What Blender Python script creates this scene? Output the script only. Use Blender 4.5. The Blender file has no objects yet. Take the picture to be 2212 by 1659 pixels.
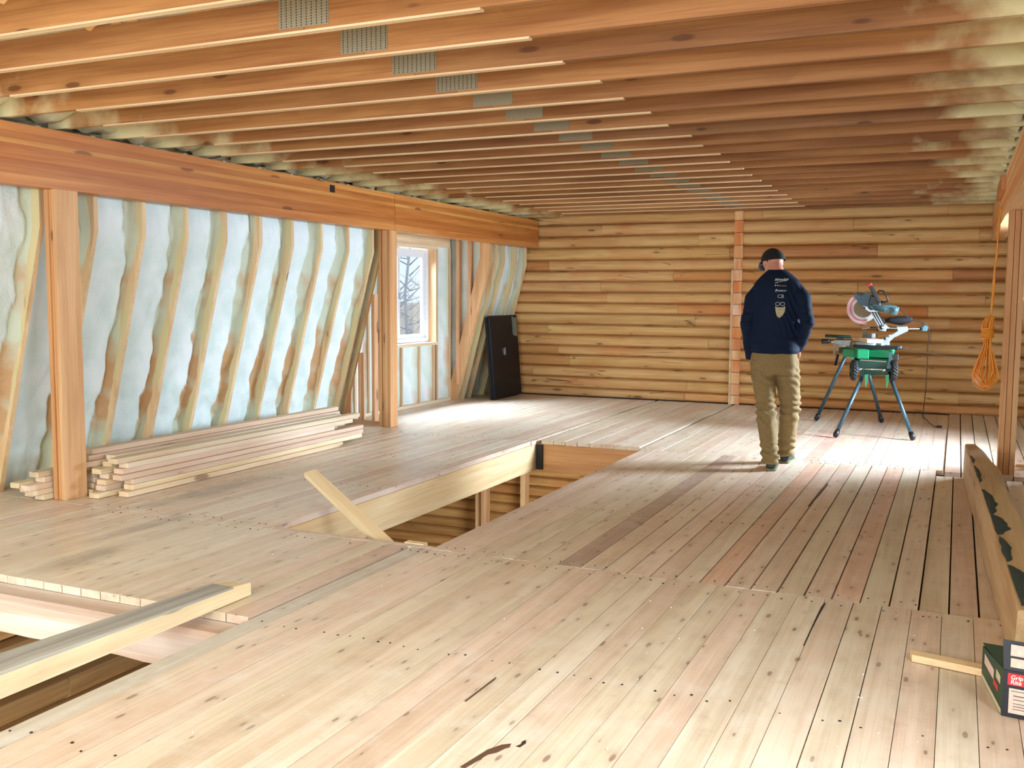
import bpy, bmesh, math, random
from mathutils import Vector, Matrix, noise
from mathutils.bvhtree import BVHTree
random.seed(7)
sc = bpy.context.scene
C = sc.collection

# ------------------------------------------------------------------ camera
cam_d = bpy.data.cameras.new('camera'); cam = bpy.data.objects.new('camera', cam_d); C.objects.link(cam)
cam_d.sensor_width = 36.0; cam_d.lens = 2121.3/2212*36; cam_d.clip_start = 0.05; cam_d.clip_end = 400
yaw, pit, rol = -0.425080203, 0.088016216, 0.00581241
f = Vector((math.sin(yaw)*math.cos(pit), math.cos(yaw)*math.cos(pit), -math.sin(pit)))
r = Vector((math.cos(yaw), -math.sin(yaw), 0)); u = r.cross(f)
r, u = r*math.cos(rol)+u*math.sin(rol), -r*math.sin(rol)+u*math.cos(rol)
m = Matrix((r, u, -f)).transposed().to_4x4(); m.translation = (0, 0, 1.45); cam.matrix_world = m
sc.camera = cam

# ------------------------------------------------------------------ light
w = bpy.data.worlds.new('world'); sc.world = w; w.use_nodes = True
wn = w.node_tree.nodes; bg = wn['Background']
bg.inputs['Color'].default_value = (0.74, 0.87, 1.0, 1); bg.inputs['Strength'].default_value = 1.0

def area(name, loc, size, aim, power, col):
    d = bpy.data.lights.new(name, 'AREA'); d.shape = 'RECTANGLE'; d.size, d.size_y = size
    d.energy = power; d.color = col
    o = bpy.data.objects.new(name, d); C.objects.link(o); o.location = loc
    o.rotation_euler = (Vector(aim)-Vector(loc)).to_track_quat('-Z', 'Y').to_euler()
    return o
area('daylight_right_sky', (3.3, 11.9, 2.75), (3.0, 2.0), (1.12, 10.3, 1.45), 1150, (0.74, 0.87, 1.0))
area('daylight_right_window', (2.5, 10.7, 1.9), (2.0, 1.6), (-3.2, 8.6, 0.8), 1450, (0.72, 0.85, 1.0))
area('daylight_left_window', (-7.6, 11.0, 2.75), (1.5, 1.0), (-4.2, 9.7, 0.0), 700, (0.70, 0.86, 1.0))
area('daylight_rear_window', (-2.7, -2.85, 1.5), (4.6, 1.7), (-3.4, 6.0, -0.6), 340, (0.88, 0.95, 1.0))
area('daylight_rear_right_window', (1.6, 2.0, 1.7), (1.5, 1.2), (-3.3, 3.2, 0.0), 170, (0.84, 0.93, 1.0))
area('lower_storey_fill', (-3.4, 9.6, -1.5), (1.0, 1.0), (-6.6, 13.4, -1.9), 95, (1.0, 0.93, 0.8))  # fill light added to brighten the lower back logs
area('lower_storey_fill', (-3.6, 2.2, -2.0), (1.0, 1.0), (-6.3, 3.8, -1.4), 85, (1.0, 0.93, 0.8))  # second added fill, for the logs below the near opening

vs = sc.view_settings
vs.view_transform = 'Standard'; vs.look = 'None'; vs.exposure = 0.38; vs.gamma = 1.0; vs.use_curve_mapping = False
sc.cycles.use_denoising = True
sc.cycles.max_bounces = 10; sc.cycles.diffuse_bounces = 6; sc.cycles.transparent_max_bounces = 12

# ------------------------------------------------------------------ materials
def lin(c):
    return tuple(((v/255)/12.92 if v/255 <= 0.04045 else ((v/255+0.055)/1.055)**2.4) for v in c)
def newmat(name):
    m = bpy.data.materials.new(name); m.use_nodes = True
    return m, m.node_tree, m.node_tree.nodes['Principled BSDF']
def nd(t, typ, **k):
    n = t.nodes.new(typ)
    for a, b in k.items():
        if a[0] == '_': n.inputs[int(a[1:])].default_value = b
        else: setattr(n, a, b)
    return n
def ramp(t, fac, stops):
    n = t.nodes.new('ShaderNodeValToRGB'); t.links.new(fac, n.inputs[0])
    e = n.color_ramp.elements
    while len(e) < len(stops): e.new(0.5)
    for el, (p, c) in zip(e, stops): el.position = p; el.color = (*c, 1)
    return n.outputs[0]
def mixc(t, fac, a, b, mode='MIX'):
    n = t.nodes.new('ShaderNodeMix'); n.data_type = 'RGBA'; n.blend_type = mode
    for s, v in ((0, fac), (6, a), (7, b)):
        if hasattr(v, 'is_linked') or isinstance(v, bpy.types.NodeSocket): t.links.new(v, n.inputs[s])
        else: n.inputs[s].default_value = v if s == 0 else (*v, 1)
    return n.outputs[2]
def math_(t, op, a, b=None, clamp=False):
    n = t.nodes.new('ShaderNodeMath'); n.operation = op; n.use_clamp = clamp
    for i, v in enumerate((a, b)):
        if v is None: continue
        if isinstance(v, bpy.types.NodeSocket): t.links.new(v, n.inputs[i])
        else: n.inputs[i].default_value = v
    return n.outputs[0]
def wood(name, light, dark, axis='Y', knots=1.0, rough=0.6, grain=0.5, overspray=None, cracks=0.0, scale=1.0, knotcol=(95, 52, 30), bump=0.12, spec=0.3, blotch=None, ks=(1.9, 7.0)):
    m, t, b = newmat(name)
    tc = nd(t, 'ShaderNodeTexCoord'); oi = nd(t, 'ShaderNodeObjectInfo')
    off = nd(t, 'ShaderNodeVectorMath', operation='SCALE'); off.inputs[0].default_value = (31.7, 17.3, 53.1); t.links.new(oi.outputs['Random'], off.inputs[3])
    add = nd(t, 'ShaderNodeVectorMath', operation='ADD'); t.links.new(tc.outputs['Object'], add.inputs[0]); t.links.new(off.outputs[0], add.inputs[1])
    def mp(al, ac):
        n = nd(t, 'ShaderNodeMapping'); s = [ac*scale]*3; s['XYZ'.index(axis)] = al*scale
        n.inputs['Scale'].default_value = s; t.links.new(add.outputs[0], n.inputs[0]); return n.outputs[0]
    n1 = nd(t, 'ShaderNodeTexNoise'); n1.inputs['Scale'].default_value = 1; n1.inputs['Detail'].default_value = 5; n1.inputs['Distortion'].default_value = 0.6
    t.links.new(mp(0.55, 9), n1.inputs['Vector'])
    col = ramp(t, n1.outputs[0], [(0.32, dark), (0.66, light)])
    # growth-ring streaks
    wv = nd(t, 'ShaderNodeTexNoise'); wv.inputs['Scale'].default_value = 1; wv.inputs['Detail'].default_value = 4; wv.inputs['Distortion'].default_value = 1.2
    t.links.new(mp(1.2, 55), wv.inputs['Vector'])
    g = ramp(t, wv.outputs[0], [(0.36, (0.72, 0.6, 0.5)), (0.55, (1, 1, 1))])
    col = mixc(t, grain, col, g, 'MULTIPLY')
    # knots
    if knots > 0:
        vn = nd(t, 'ShaderNodeTexVoronoi'); vn.inputs['Scale'].default_value = 1; vn.inputs['Randomness'].default_value = 1
        t.links.new(mp(*ks), vn.inputs['Vector'])
        sel = nd(t, 'ShaderNodeSeparateColor'); t.links.new(vn.outputs['Color'], sel.inputs[0])
        d = math_(t, 'DIVIDE', vn.outputs['Distance'], math_(t, 'MULTIPLY_ADD', sel.outputs[1], 1.0))
        rad = math_(t, 'ADD', math_(t, 'MULTIPLY', sel.outputs[1], 0.13), 0.075)
        k = math_(t, 'SUBTRACT', 1.0, math_(t, 'DIVIDE', vn.outputs['Distance'], rad), True)
        k = math_(t, 'MULTIPLY', k, 3.0, True)
        on = math_(t, 'GREATER_THAN', sel.outputs[0], 1.0-0.62*knots)
        k = math_(t, 'MULTIPLY', k, on)
        k = math_(t, 'MULTIPLY', k, 0.75)
        col = mixc(t, k, col, lin(knotcol))
        halo = math_(t, 'SUBTRACT', 1.0, math_(t, 'DIVIDE', vn.outputs['Distance'], math_(t, 'MULTIPLY', rad, 3.2)), True)
        halo = math_(t, 'MULTIPLY', math_(t, 'MULTIPLY', halo, on), 0.35)
        col = mixc(t, halo, col, tuple(v*0.6 for v in dark))
    if cracks > 0:
        cn = nd(t, 'ShaderNodeTexNoise'); cn.inputs['Scale'].default_value = 1; cn.inputs['Detail'].default_value = 2
        t.links.new(mp(0.5, 7), cn.inputs['Vector'])
        c1 = math_(t, 'ABSOLUTE', math_(t, 'SUBTRACT', cn.outputs[0], 0.5))
        c1 = math_(t, 'SUBTRACT', 1.0, math_(t, 'DIVIDE', c1, 0.006*cracks), True)
        cm = nd(t, 'ShaderNodeTexNoise'); cm.inputs['Scale'].default_value = 1
        t.links.new(mp(0.8, 1.5), cm.inputs['Vector'])
        c1 = math_(t, 'MULTIPLY', c1, math_(t, 'GREATER_THAN', cm.outputs[0], 0.56))
        col = mixc(t, math_(t, 'MULTIPLY', c1, 0.8), col, lin((50, 30, 15)))
    if blotch:
        bn = nd(t, 'ShaderNodeTexNoise'); bn.inputs['Scale'].default_value = 1; bn.inputs['Detail'].default_value = 3
        t.links.new(mp(1.4, 3.0), bn.inputs['Vector'])
        col = mixc(t, ramp(t, bn.outputs[0], [(0.55, (0, 0, 0)), (0.72, (0.6, 0.6, 0.6))]), col, blotch)
    # per-piece tint
    col = mixc(t, 1.0, col, oi.outputs['Color'], 'MULTIPLY')
    if overspray:
        fc = overspray(t, tc, add.outputs[0])
        col = mixc(t, fc[0], col, fc[1])
    t.links.new(col, b.inputs['Base Color'])
    b.inputs['Roughness'].default_value = rough
    b.inputs['Specular IOR Level'].default_value = spec
    bp = nd(t, 'ShaderNodeBump'); bp.inputs['Strength'].default_value = bump; bp.inputs['Distance'].default_value = 0.004
    t.links.new(wv.outputs[0], bp.inputs['Height']); t.links.new(bp.outputs[0], b.inputs['Normal'])
    return m
FOAMC = lin((214, 226, 220)); CREAM = lin((214, 206, 160))
def spray_ends(t, tc, n1):      # foam overspray on both ends of the ceiling chords, metres along the chord
    s = nd(t, 'ShaderNodeSeparateXYZ'); t.links.new(tc.outputs['Object'], s.inputs[0])
    n = nd(t, 'ShaderNodeTexNoise'); n.inputs['Scale'].default_value = 3.0; n.inputs['Detail'].default_value = 6; t.links.new(n1, n.inputs['Vector'])
    x = math_(t, 'ABSOLUTE', s.outputs[0])
    x = math_(t, 'ADD', x, math_(t, 'MULTIPLY', math_(t, 'SUBTRACT', n.outputs[0], 0.5), 2.0))
    fac = math_(t, 'DIVIDE', math_(t, 'SUBTRACT', x, 2.45), 0.5, True)
    return math_(t, 'MULTIPLY', fac, 0.85), CREAM
def spray_stud(t, tc, n1):      # thin foam film on stud flanks
    g = nd(t, 'ShaderNodeNewGeometry'); s = nd(t, 'ShaderNodeSeparateXYZ'); t.links.new(g.outputs['Normal'], s.inputs[0])
    side = math_(t, 'GREATER_THAN', math_(t, 'ABSOLUTE', s.outputs[1]), 0.5)
    n = nd(t, 'ShaderNodeTexNoise'); n.inputs['Scale'].default_value = 1.4; n.inputs['Detail'].default_value = 3; t.links.new(n1, n.inputs['Vector'])
    fac = math_(t, 'MULTIPLY', math_(t, 'DIVIDE', math_(t, 'SUBTRACT', n.outputs[0], 0.42), 0.12, True), side)
    return math_(t, 'MULTIPLY', fac, 0.8), lin((205, 196, 150))

M = {}
M['floor'] = wood('floor_boards', lin((230, 216, 200)), lin((208, 190, 170)), 'Y', 1.25, 0.36, 0.3, knotcol=(124, 76, 52), spec=0.5, ks=(5.4, 17.0))
def floor_stains(m):
    t = m.node_tree; b = t.nodes['Principled BSDF']; src = b.inputs['Base Color'].links[0].from_socket
    g = nd(t, 'ShaderNodeNewGeometry'); n = nd(t, 'ShaderNodeTexNoise'); n.inputs['Scale'].default_value = 2.2; n.inputs['Detail'].default_value = 4
    t.links.new(g.outputs['Position'], n.inputs['Vector'])
    def blob(c, sx, sy, edge):
        mp_ = nd(t, 'ShaderNodeMapping'); mp_.vector_type = 'TEXTURE'; mp_.inputs['Location'].default_value = (*c, 0); mp_.inputs['Scale'].default_value = (sx, sy, 1)
        t.links.new(g.outputs['Position'], mp_.inputs[0]); ln = nd(t, 'ShaderNodeVectorMath', operation='LENGTH'); t.links.new(mp_.outputs[0], ln.inputs[0])
        d = math_(t, 'ADD', ln.outputs['Value'], math_(t, 'MULTIPLY', math_(t, 'SUBTRACT', n.outputs[0], 0.5), 2.2))
        return math_(t, 'DIVIDE', math_(t, 'SUBTRACT', 1.0, d), edge, True)
    src = mixc(t, math_(t, 'MULTIPLY', blob((-1.15, 10.4), 0.35, 1.0, 0.8), 0.30), src, lin((240, 120, 105)))
    for c, sx, sy in (((-4.35, 3.85), 0.16, 0.4), ((-4.6, 4.6), 0.10, 0.5), ((-5.0, 5.6), 0.2, 0.8)):
        src = mixc(t, math_(t, 'MULTIPLY', blob(c, sx, sy, 0.7), 0.42), src, lin((112, 104, 96)))
    # boot scuffs and dust
    n2 = nd(t, 'ShaderNodeTexNoise'); n2.inputs['Scale'].default_value = 5; n2.inputs['Detail'].default_value = 8; n2.inputs['Roughness'].default_value = 0.7
    t.links.new(g.outputs['Position'], n2.inputs['Vector'])
    src = mixc(t, ramp(t, n2.outputs[0], [(0.5, (0, 0, 0)), (0.68, (0.35, 0.35, 0.35))]), src, lin((228, 222, 212)))
    src = mixc(t, ramp(t, n2.outputs[0], [(0.30, (0.35, 0.35, 0.35)), (0.42, (0, 0, 0))]), src, lin((176, 140, 116)))
    t.links.new(src, b.inputs['Base Color'])
floor_stains(M['floor'])
M['lumber'] = wood('fresh_lumber', lin((238, 224, 198)), lin((222, 198, 166)), 'Y', 0.6, 0.55, 0.3)
M['lumberx'] = wood('fresh_lumber_x', lin((232, 212, 182)), lin((212, 182, 148)), 'X', 0.6, 0.55, 0.4)
M['lumberz'] = wood('fresh_lumber_z', lin((228, 202, 168)), lin((206, 168, 128)), 'Z', 0.6, 0.55, 0.4)
M['header'] = wood('header_wood', lin((236, 208, 162)), lin((218, 180, 128)), 'Y', 0.7, 0.5, 0.35)
M['headerx'] = wood('header_wood_x', lin((212, 160, 108)), lin((188, 132, 80)), 'X', 0.7, 0.5, 0.4)
M['chord'] = wood('truss_chord', lin((178, 126, 76)), lin((140, 88, 46)), 'X', 1.1, 0.55, 0.55, overspray=spray_ends, knotcol=(80, 38, 20), ks=(2.6, 9.0))
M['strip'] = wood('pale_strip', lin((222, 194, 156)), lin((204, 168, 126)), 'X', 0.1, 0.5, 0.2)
M['glulam'] = wood('glulam', lin((212, 156, 92)), lin((190, 122, 62)), 'Y', 0.8, 0.42, 0.4, knotcol=(110, 52, 20), spec=0.4)
M['stud'] = wood('stud', lin((236, 208, 168)), lin((216, 178, 134)), 'Z', 0.6, 0.6, 0.4, overspray=spray_stud)
M['post'] = wood('post', lin((222, 180, 134)), lin((202, 152, 106)), 'Z', 0.7, 0.55, 0.4)
M['log'] = wood('log_wall', lin((224, 186, 128)), lin((200, 152, 94)), 'X', 1.0, 0.5, 0.45, cracks=1.8, knotcol=(70, 38, 18), ks=(2.4, 9.0), blotch=lin((206, 136, 84)))
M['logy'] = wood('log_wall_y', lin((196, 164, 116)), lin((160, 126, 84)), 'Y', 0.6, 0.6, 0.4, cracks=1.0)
M['sawn'] = wood('sawn_strip', lin((240, 200, 150)), lin((216, 140, 92)), 'Z', 0.0, 0.8, 0.5, blotch=lin((250, 235, 215)))
M['peeled'] = wood('peeled_beam', lin((214, 200, 190)), lin((192, 164, 146)), 'X', 0.9, 0.5, 0.3, cracks=1.0, knotcol=(190, 120, 60))
M['grey'] = wood('weathered_top', lin((186, 184, 186)), lin((146, 144, 146)), 'Y', 0.4, 0.7, 0.4)
M['roughlog'] = wood('rough_log', lin((206, 172, 130)), lin((176, 138, 98)), 'Y', 0.35, 0.65, 0.3)

def foam(name, c1, c2, rough=0.55):
    m, t, b = newmat(name)
    tc = nd(t, 'ShaderNodeTexCoord')
    n = nd(t, 'ShaderNodeTexNoise'); n.inputs['Scale'].default_value = 3.5; n.inputs['Detail'].default_value = 4; t.links.new(tc.outputs['Object'], n.inputs['Vector'])
    t.links.new(ramp(t, n.outputs[0], [(0.35, c1), (0.65, c2)]), b.inputs['Base Color'])
    n2 = nd(t, 'ShaderNodeTexNoise'); n2.inputs['Scale'].default_value = 24; n2.inputs['Detail'].default_value = 6; n2.inputs['Distortion'].default_value = 0.5; t.links.new(tc.outputs['Object'], n2.inputs['Vector'])
    bp = nd(t, 'ShaderNodeBump'); bp.inputs['Strength'].default_value = 0.35; bp.inputs['Distance'].default_value = 0.02
    t.links.new(n2.outputs[0], bp.inputs['Height']); t.links.new(bp.outputs[0], b.inputs['Normal'])
    b.inputs['Roughness'].default_value = rough
    return m
M['foam'] = foam('spray_foam', lin((216, 226, 214)), lin((232, 240, 236)))
M['foamc'] = foam('spray_foam_cream', lin((206, 198, 156)), lin((222, 216, 182)))
M['bay'] = foam('spray_foam_bay', lin((208, 226, 222)), lin((230, 240, 242)))  # blue cast of the window light mixed into this foam colour
def _bay(m):                     # film of thinner, tanner foam where the vertex colour says the foam climbs a stud
    t = m.node_tree; b = t.nodes['Principled BSDF']
    src = b.inputs['Base Color'].links[0].from_socket
    a = nd(t, 'ShaderNodeVertexColor'); a.layer_name = 'film'
    tc = nd(t, 'ShaderNodeTexCoord'); n = nd(t, 'ShaderNodeTexNoise'); n.inputs['Scale'].default_value = 2.6; n.inputs['Detail'].default_value = 3; t.links.new(tc.outputs['Object'], n.inputs['Vector'])
    t.links.new(mixc(t, a.outputs[0], src, ramp(t, n.outputs[0], [(0.50, lin((190, 196, 174))), (0.66, lin((186, 146, 102)))])), b.inputs['Base Color'])
_bay(M['bay'])
def plain(name, col, rough=0.5, metal=0.0, bump=0.0, bscale=60, spec=0.5, coat=0):
    m, t, b = newmat(name)
    tc = nd(t, 'ShaderNodeTexCoord'); n = nd(t, 'ShaderNodeTexNoise'); n.inputs['Scale'].default_value = bscale; n.inputs['Detail'].default_value = 3
    t.links.new(tc.outputs['Object'], n.inputs['Vector'])
    c = lin(col)
    t.links.new(ramp(t, n.outputs[0], [(0.3, tuple(v*0.86 for v in c)), (0.7, tuple(min(1, v*1.1) for v in c))]), b.inputs['Base Color'])
    b.inputs['Roughness'].default_value = rough; b.inputs['Metallic'].default_value = metal; b.inputs['Specular IOR Level'].default_value = spec
    if bump:
        bp = nd(t, 'ShaderNodeBump'); bp.inputs['Strength'].default_value = bump; bp.inputs['Distance'].default_value = 0.004
        t.links.new(n.outputs[0], bp.inputs['Height']); t.links.new(bp.outputs[0], b.inputs['Normal'])
    return m
M['plate'] = plain('galvanised_plate', (134, 122, 98), 0.6, 0.2, 0.3, 120)
M['black'] = plain('black_plastic', (22, 26, 30), 0.38, 0, 0.05)
M['blacksoft'] = plain('black_matte', (20, 21, 24), 0.75, 0)
M['panelblack'] = plain('black_panel', (5, 12, 22), 0.4, 0, 0.03, 8, 0.25)
M['hanger'] = plain('black_steel', (16, 14, 14), 0.5, 0.3)
M['vinyl'] = plain('white_vinyl', (224, 226, 232), 0.35)
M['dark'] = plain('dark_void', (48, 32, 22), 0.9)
M['under'] = plain('underlay', (92, 60, 38), 0.9)
M['navy'] = plain('navy_knit', (12, 26, 50), 0.8, 0, 0.2, 90, 0.2)
M['khaki'] = plain('khaki_cotton', (136, 114, 76), 0.85, 0, 0.25, 70, 0.2)
M['skin'] = plain('skin', (200, 136, 112), 0.5, 0, 0.05)
M['hair'] = plain('hair', (60, 42, 32), 0.8, 0, 0.4, 200)
M['cap'] = plain('cap_cloth', (12, 13, 16), 0.8, 0, 0.1, 150)
M['shoe'] = plain('shoe_leather', (40, 52, 58), 0.6)
M['sole'] = plain('shoe_sole', (120, 118, 80), 0.7)
M['print'] = plain('shirt_print', (196, 200, 196), 0.7)
M['printb'] = plain('shirt_print_tan', (176, 164, 132), 0.8)
M['green'] = plain('green_steel', (22, 140, 92), 0.35, 0.1)
M['dgreen'] = plain('dark_green_steel', (16, 62, 50), 0.4, 0.1)
M['legsteel'] = plain('leg_steel', (62, 86, 98), 0.38, 0.35)
M['alu'] = plain('cast_aluminium', (172, 184, 194), 0.4, 0.35)
M['chrome'] = plain('chrome', (220, 222, 226), 0.15, 1.0)
M['tyre'] = plain('tyre_rubber', (26, 28, 30), 0.75, 0, 0.6, 40)
M['motor'] = plain('motor_housing', (88, 128, 136), 0.35, 0.2)
M['redp'] = plain('red_plastic', (196, 52, 52), 0.4)
M['guard'] = plain('clear_guard', (214, 190, 200), 0.25)
M['blade'] = plain('steel_blade', (168, 170, 172), 0.3, 0.8)
M['cord'] = plain('black_cord', (34, 34, 36), 0.5)
M['cordg'] = plain('grey_cord', (120, 116, 112), 0.5)
M['rope'] = plain('orange_rope', (232, 146, 40), 0.4, 0, 0.6, 160)
M['boxblack'] = plain('box_black', (14, 16, 26), 0.5)
M['boxgreen'] = plain('box_green', (22, 62, 44), 0.55)
M['label'] = plain('paper_label', (216, 186, 172), 0.6)
M['labelred'] = plain('red_label', (206, 42, 50), 0.5)
M['white'] = plain('white_ink', (240, 226, 214), 0.6)
M['ink'] = plain('grey_ink', (84, 76, 72), 0.6)
M['cardboard'] = plain('cardboard', (196, 186, 150), 0.8)
M['bark'] = plain('dark_bark', (44, 54, 46), 0.9, 0, 1.0, 45)
M['nail'] = plain('nail_head', (58, 44, 38), 0.6, 0.3)
M['crumb'] = plain('foam_crumb', (240, 236, 228), 0.8)
M['shell'] = plain('roof_underlay', (150, 130, 100), 0.9)
M['ground'] = plain('leaf_litter', (214, 196, 178), 0.95, 0, 0.4, 2)
M['treebark'] = plain('pale_bark', (190, 194, 200), 0.9)
M['paint'] = plain('red_overspray', (230, 150, 140), 0.6)
def glass():
    m, t, b = newmat('window_glass')
    t.nodes.remove(b); out = t.nodes['Material Output']
    tr = nd(t, 'ShaderNodeBsdfTransparent'); tr.inputs[0].default_value = (0.96, 0.98, 1, 1)
    gl = nd(t, 'ShaderNodeBsdfGlossy'); gl.inputs['Roughness'].default_value = 0.02
    mx = nd(t, 'ShaderNodeMixShader'); mx.inputs[0].default_value = 0.06
    t.links.new(tr.outputs[0], mx.inputs[1]); t.links.new(gl.outputs[0], mx.inputs[2]); t.links.new(mx.outputs[0], out.inputs[0])
    return m
M['glass'] = glass()
def clear():
    m, t, b = newmat('clear_plastic')
    t.nodes.remove(b); out = t.nodes['Material Output']
    tr = nd(t, 'ShaderNodeBsdfTransparent'); tr.inputs[0].default_value = (1, 0.94, 0.96, 1)
    gl = nd(t, 'ShaderNodeBsdfPrincipled'); gl.inputs['Base Color'].default_value = (0.8, 0.62, 0.66, 1); gl.inputs['Roughness'].default_value = 0.2
    mx = nd(t, 'ShaderNodeMixShader'); mx.inputs[0].default_value = 0.5
    t.links.new(tr.outputs[0], mx.inputs[1]); t.links.new(gl.outputs[0], mx.inputs[2]); t.links.new(mx.outputs[0], out.inputs[0])
    return m
M['guardclear'] = clear()

# ------------------------------------------------------------------ helpers
def empty(name, loc=(0, 0, 0), rot=(0, 0, 0)):
    o = bpy.data.objects.new(name, None); C.objects.link(o); o.location = loc; o.rotation_euler = rot
    o.empty_display_size = 0.1
    return o
def tag(o, label=None, cat=None, group=None, kind=None):
    if label: o['label'] = label
    if cat: o['category'] = cat
    if group: o['group'] = group
    if kind: o['kind'] = kind
    return o
def mesh_obj(name, verts, faces, mat, parent=None, loc=None, smooth=False, tint=None):
    """world-space verts -> object with origin at loc (default: their centre)"""
    vs_ = [Vector(v) for v in verts]
    if loc is None:
        mn = [min(v[i] for v in vs_) for i in range(3)]; mx = [max(v[i] for v in vs_) for i in range(3)]
        loc = Vector([(a+b)/2 for a, b in zip(mn, mx)])
    loc = Vector(loc)
    me = bpy.data.meshes.new(name); me.from_pydata([v-loc for v in vs_], [], faces); me.update()
    me.materials.append(M[mat] if isinstance(mat, str) else mat)
    if smooth:
        for p in me.polygons: p.use_smooth = True
    o = bpy.data.objects.new(name, me); C.objects.link(o)
    if parent is not None:
        o.parent = parent; o.location = loc-par_loc(parent)
    else: o.location = loc
    if tint: o.color = (*tint, 1)
    return o
def par_loc(p):
    v = Vector(p.location)
    while p.parent: p = p.parent; v = v+Vector(p.location)
    return v
BF = [(0, 3, 2, 1), (4, 5, 6, 7), (0, 1, 5, 4), (1, 2, 6, 5), (2, 3, 7, 6), (3, 0, 4, 7)]
def boxv(x0, x1, y0, y1, z0, z1):
    return [(x0, y0, z0), (x1, y0, z0), (x1, y1, z0), (x0, y1, z0), (x0, y0, z1), (x1, y0, z1), (x1, y1, z1), (x0, y1, z1)]
def box(name, x0, x1, y0, y1, z0, z1, mat, parent=None, tint=None, bev=0.0):
    o = mesh_obj(name, boxv(x0, x1, y0, y1, z0, z1), BF, mat, parent, tint=tint)
    if bev: bevel(o, bev)
    return o
def bevel(o, wdt, seg=1):
    bm = bmesh.new(); bm.from_mesh(o.data); bmesh.ops.bevel(bm, geom=bm.edges[:], offset=wdt, segments=seg, affect='EDGES', profile=0.6); bm.to_mesh(o.data); bm.free()
def bar(name, p, q, wdt, hgt, mat, parent=None, tint=None, up=(0, 0, 1), bev=0.0):
    """box along p->q; object-local axis Y runs along it"""
    p, q = Vector(p), Vector(q); d = (q-p); L = d.length; d.normalize()
    s = d.cross(Vector(up)).normalized(); n = s.cross(d)
    me = bpy.data.meshes.new(name); me.from_pydata(boxv(-wdt/2, wdt/2, -L/2, L/2, -hgt/2, hgt/2), [], BF); me.materials.append(M[mat])
    o = bpy.data.objects.new(name, me); C.objects.link(o)
    R = Matrix((s, d, n)).transposed()
    o.rotation_euler = R.to_euler(); c = (p+q)/2
    if parent is not None: o.parent = parent; o.location = c-par_loc(parent)
    else: o.location = c
    if tint: o.color = (*tint, 1)
    if bev: bevel(o, bev)
    return o
def tube_geo(pts, rad, n=8, cap=True):
    pts = [Vector(p) for p in pts]; V = []; F = []
    rads = rad if isinstance(rad, (list, tuple)) else [rad]*len(pts)
    pu = None
    for i, p in enumerate(pts):
        d = (pts[min(i+1, len(pts)-1)]-pts[max(i-1, 0)]).normalized()
        if pu is None: pu = Vector((0, 0, 1)) if abs(d.z) < 0.9 else Vector((0, 1, 0))
        s = d.cross(pu).normalized(); pu = s.cross(d).normalized()
        rr = rads[i]; ra, rb = rr if isinstance(rr, tuple) else (rr, rr)
        for k in range(n):
            a = 2*math.pi*k/n; V.append(p+s*math.cos(a)*ra+pu*math.sin(a)*rb)
    for i in range(len(pts)-1):
        for k in range(n):
            a, b = i*n+k, i*n+(k+1) % n
            F.append((a, b, b+n, a+n))
    if cap: F.append(tuple(range(n))[::-1]); F.append(tuple(range((len(pts)-1)*n, len(pts)*n)))
    return V, F
def tube(name, pts, rad, mat, parent=None, n=8, smooth=True):
    V, F = tube_geo(pts, rad, n); return mesh_obj(name, V, F, mat, parent, smooth=smooth)
def multi(name, geos, mat, parent=None, smooth=False, loc=None):
    V = []; F = []
    for v, f_ in geos:
        k = len(V); V += list(v); F += [tuple(i+k for i in q) for q in f_]
    return mesh_obj(name, V, F, mat, parent, loc=loc, smooth=smooth)
def bx(*a): return boxv(*a), BF
def rnd(a, b): return random.uniform(a, b)
def tints(k=0.08):
    a = rnd(1-k*1.6, 1+k*0.3); h = rnd(-k, k)*0.5
    return (min(1, a+h*0.3), min(1, a), min(1, a-h*1.4))
def ripple(p, s, k): return noise.noise(Vector(p)*s)*k

# ------------------------------------------------------------------ floor
HX0, HX1, HY0, HY1 = -3.87, -2.742, 4.93, 9.18           # stair opening
PX0, PX1, PY0, PY1 = -5.6, -2.846, 0.7, 3.46             # near opening
floor_ = empty('floor'); tag(floor_, kind='structure')
def floor_board(x0, x1, y0, y1, z=0.0, tint=None):
    g = 0.0012 if random.random() < 0.6 else 0.0032
    if x0 > -1.9 and y0 > 4 and y0 < 9: g += 0.0018
    dz = rnd(-0.0012, 0.0012)
    return box('floor_board', x0+g, x1-g, y0+0.0012, y1-0.0012, z-0.04+dz, z+dz, 'floor', floor_, tint=tint or floor_tint())
def floor_tint():
    p = random.random()
    if p < 0.08: return (0.88, 0.76, 0.72)
    if p < 0.30: return (0.98, 0.88, 0.83)
    if p < 0.55: return (0.96, 0.94, 0.86)
    if p < 0.75: return (0.98, 0.92, 0.87)
    if p < 0.88: return (1.0, 0.99, 0.94)
    return (0.94, 0.88, 0.80)
SEAM, FAR, BACK = 4.88, 9.05, 13.5
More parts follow.
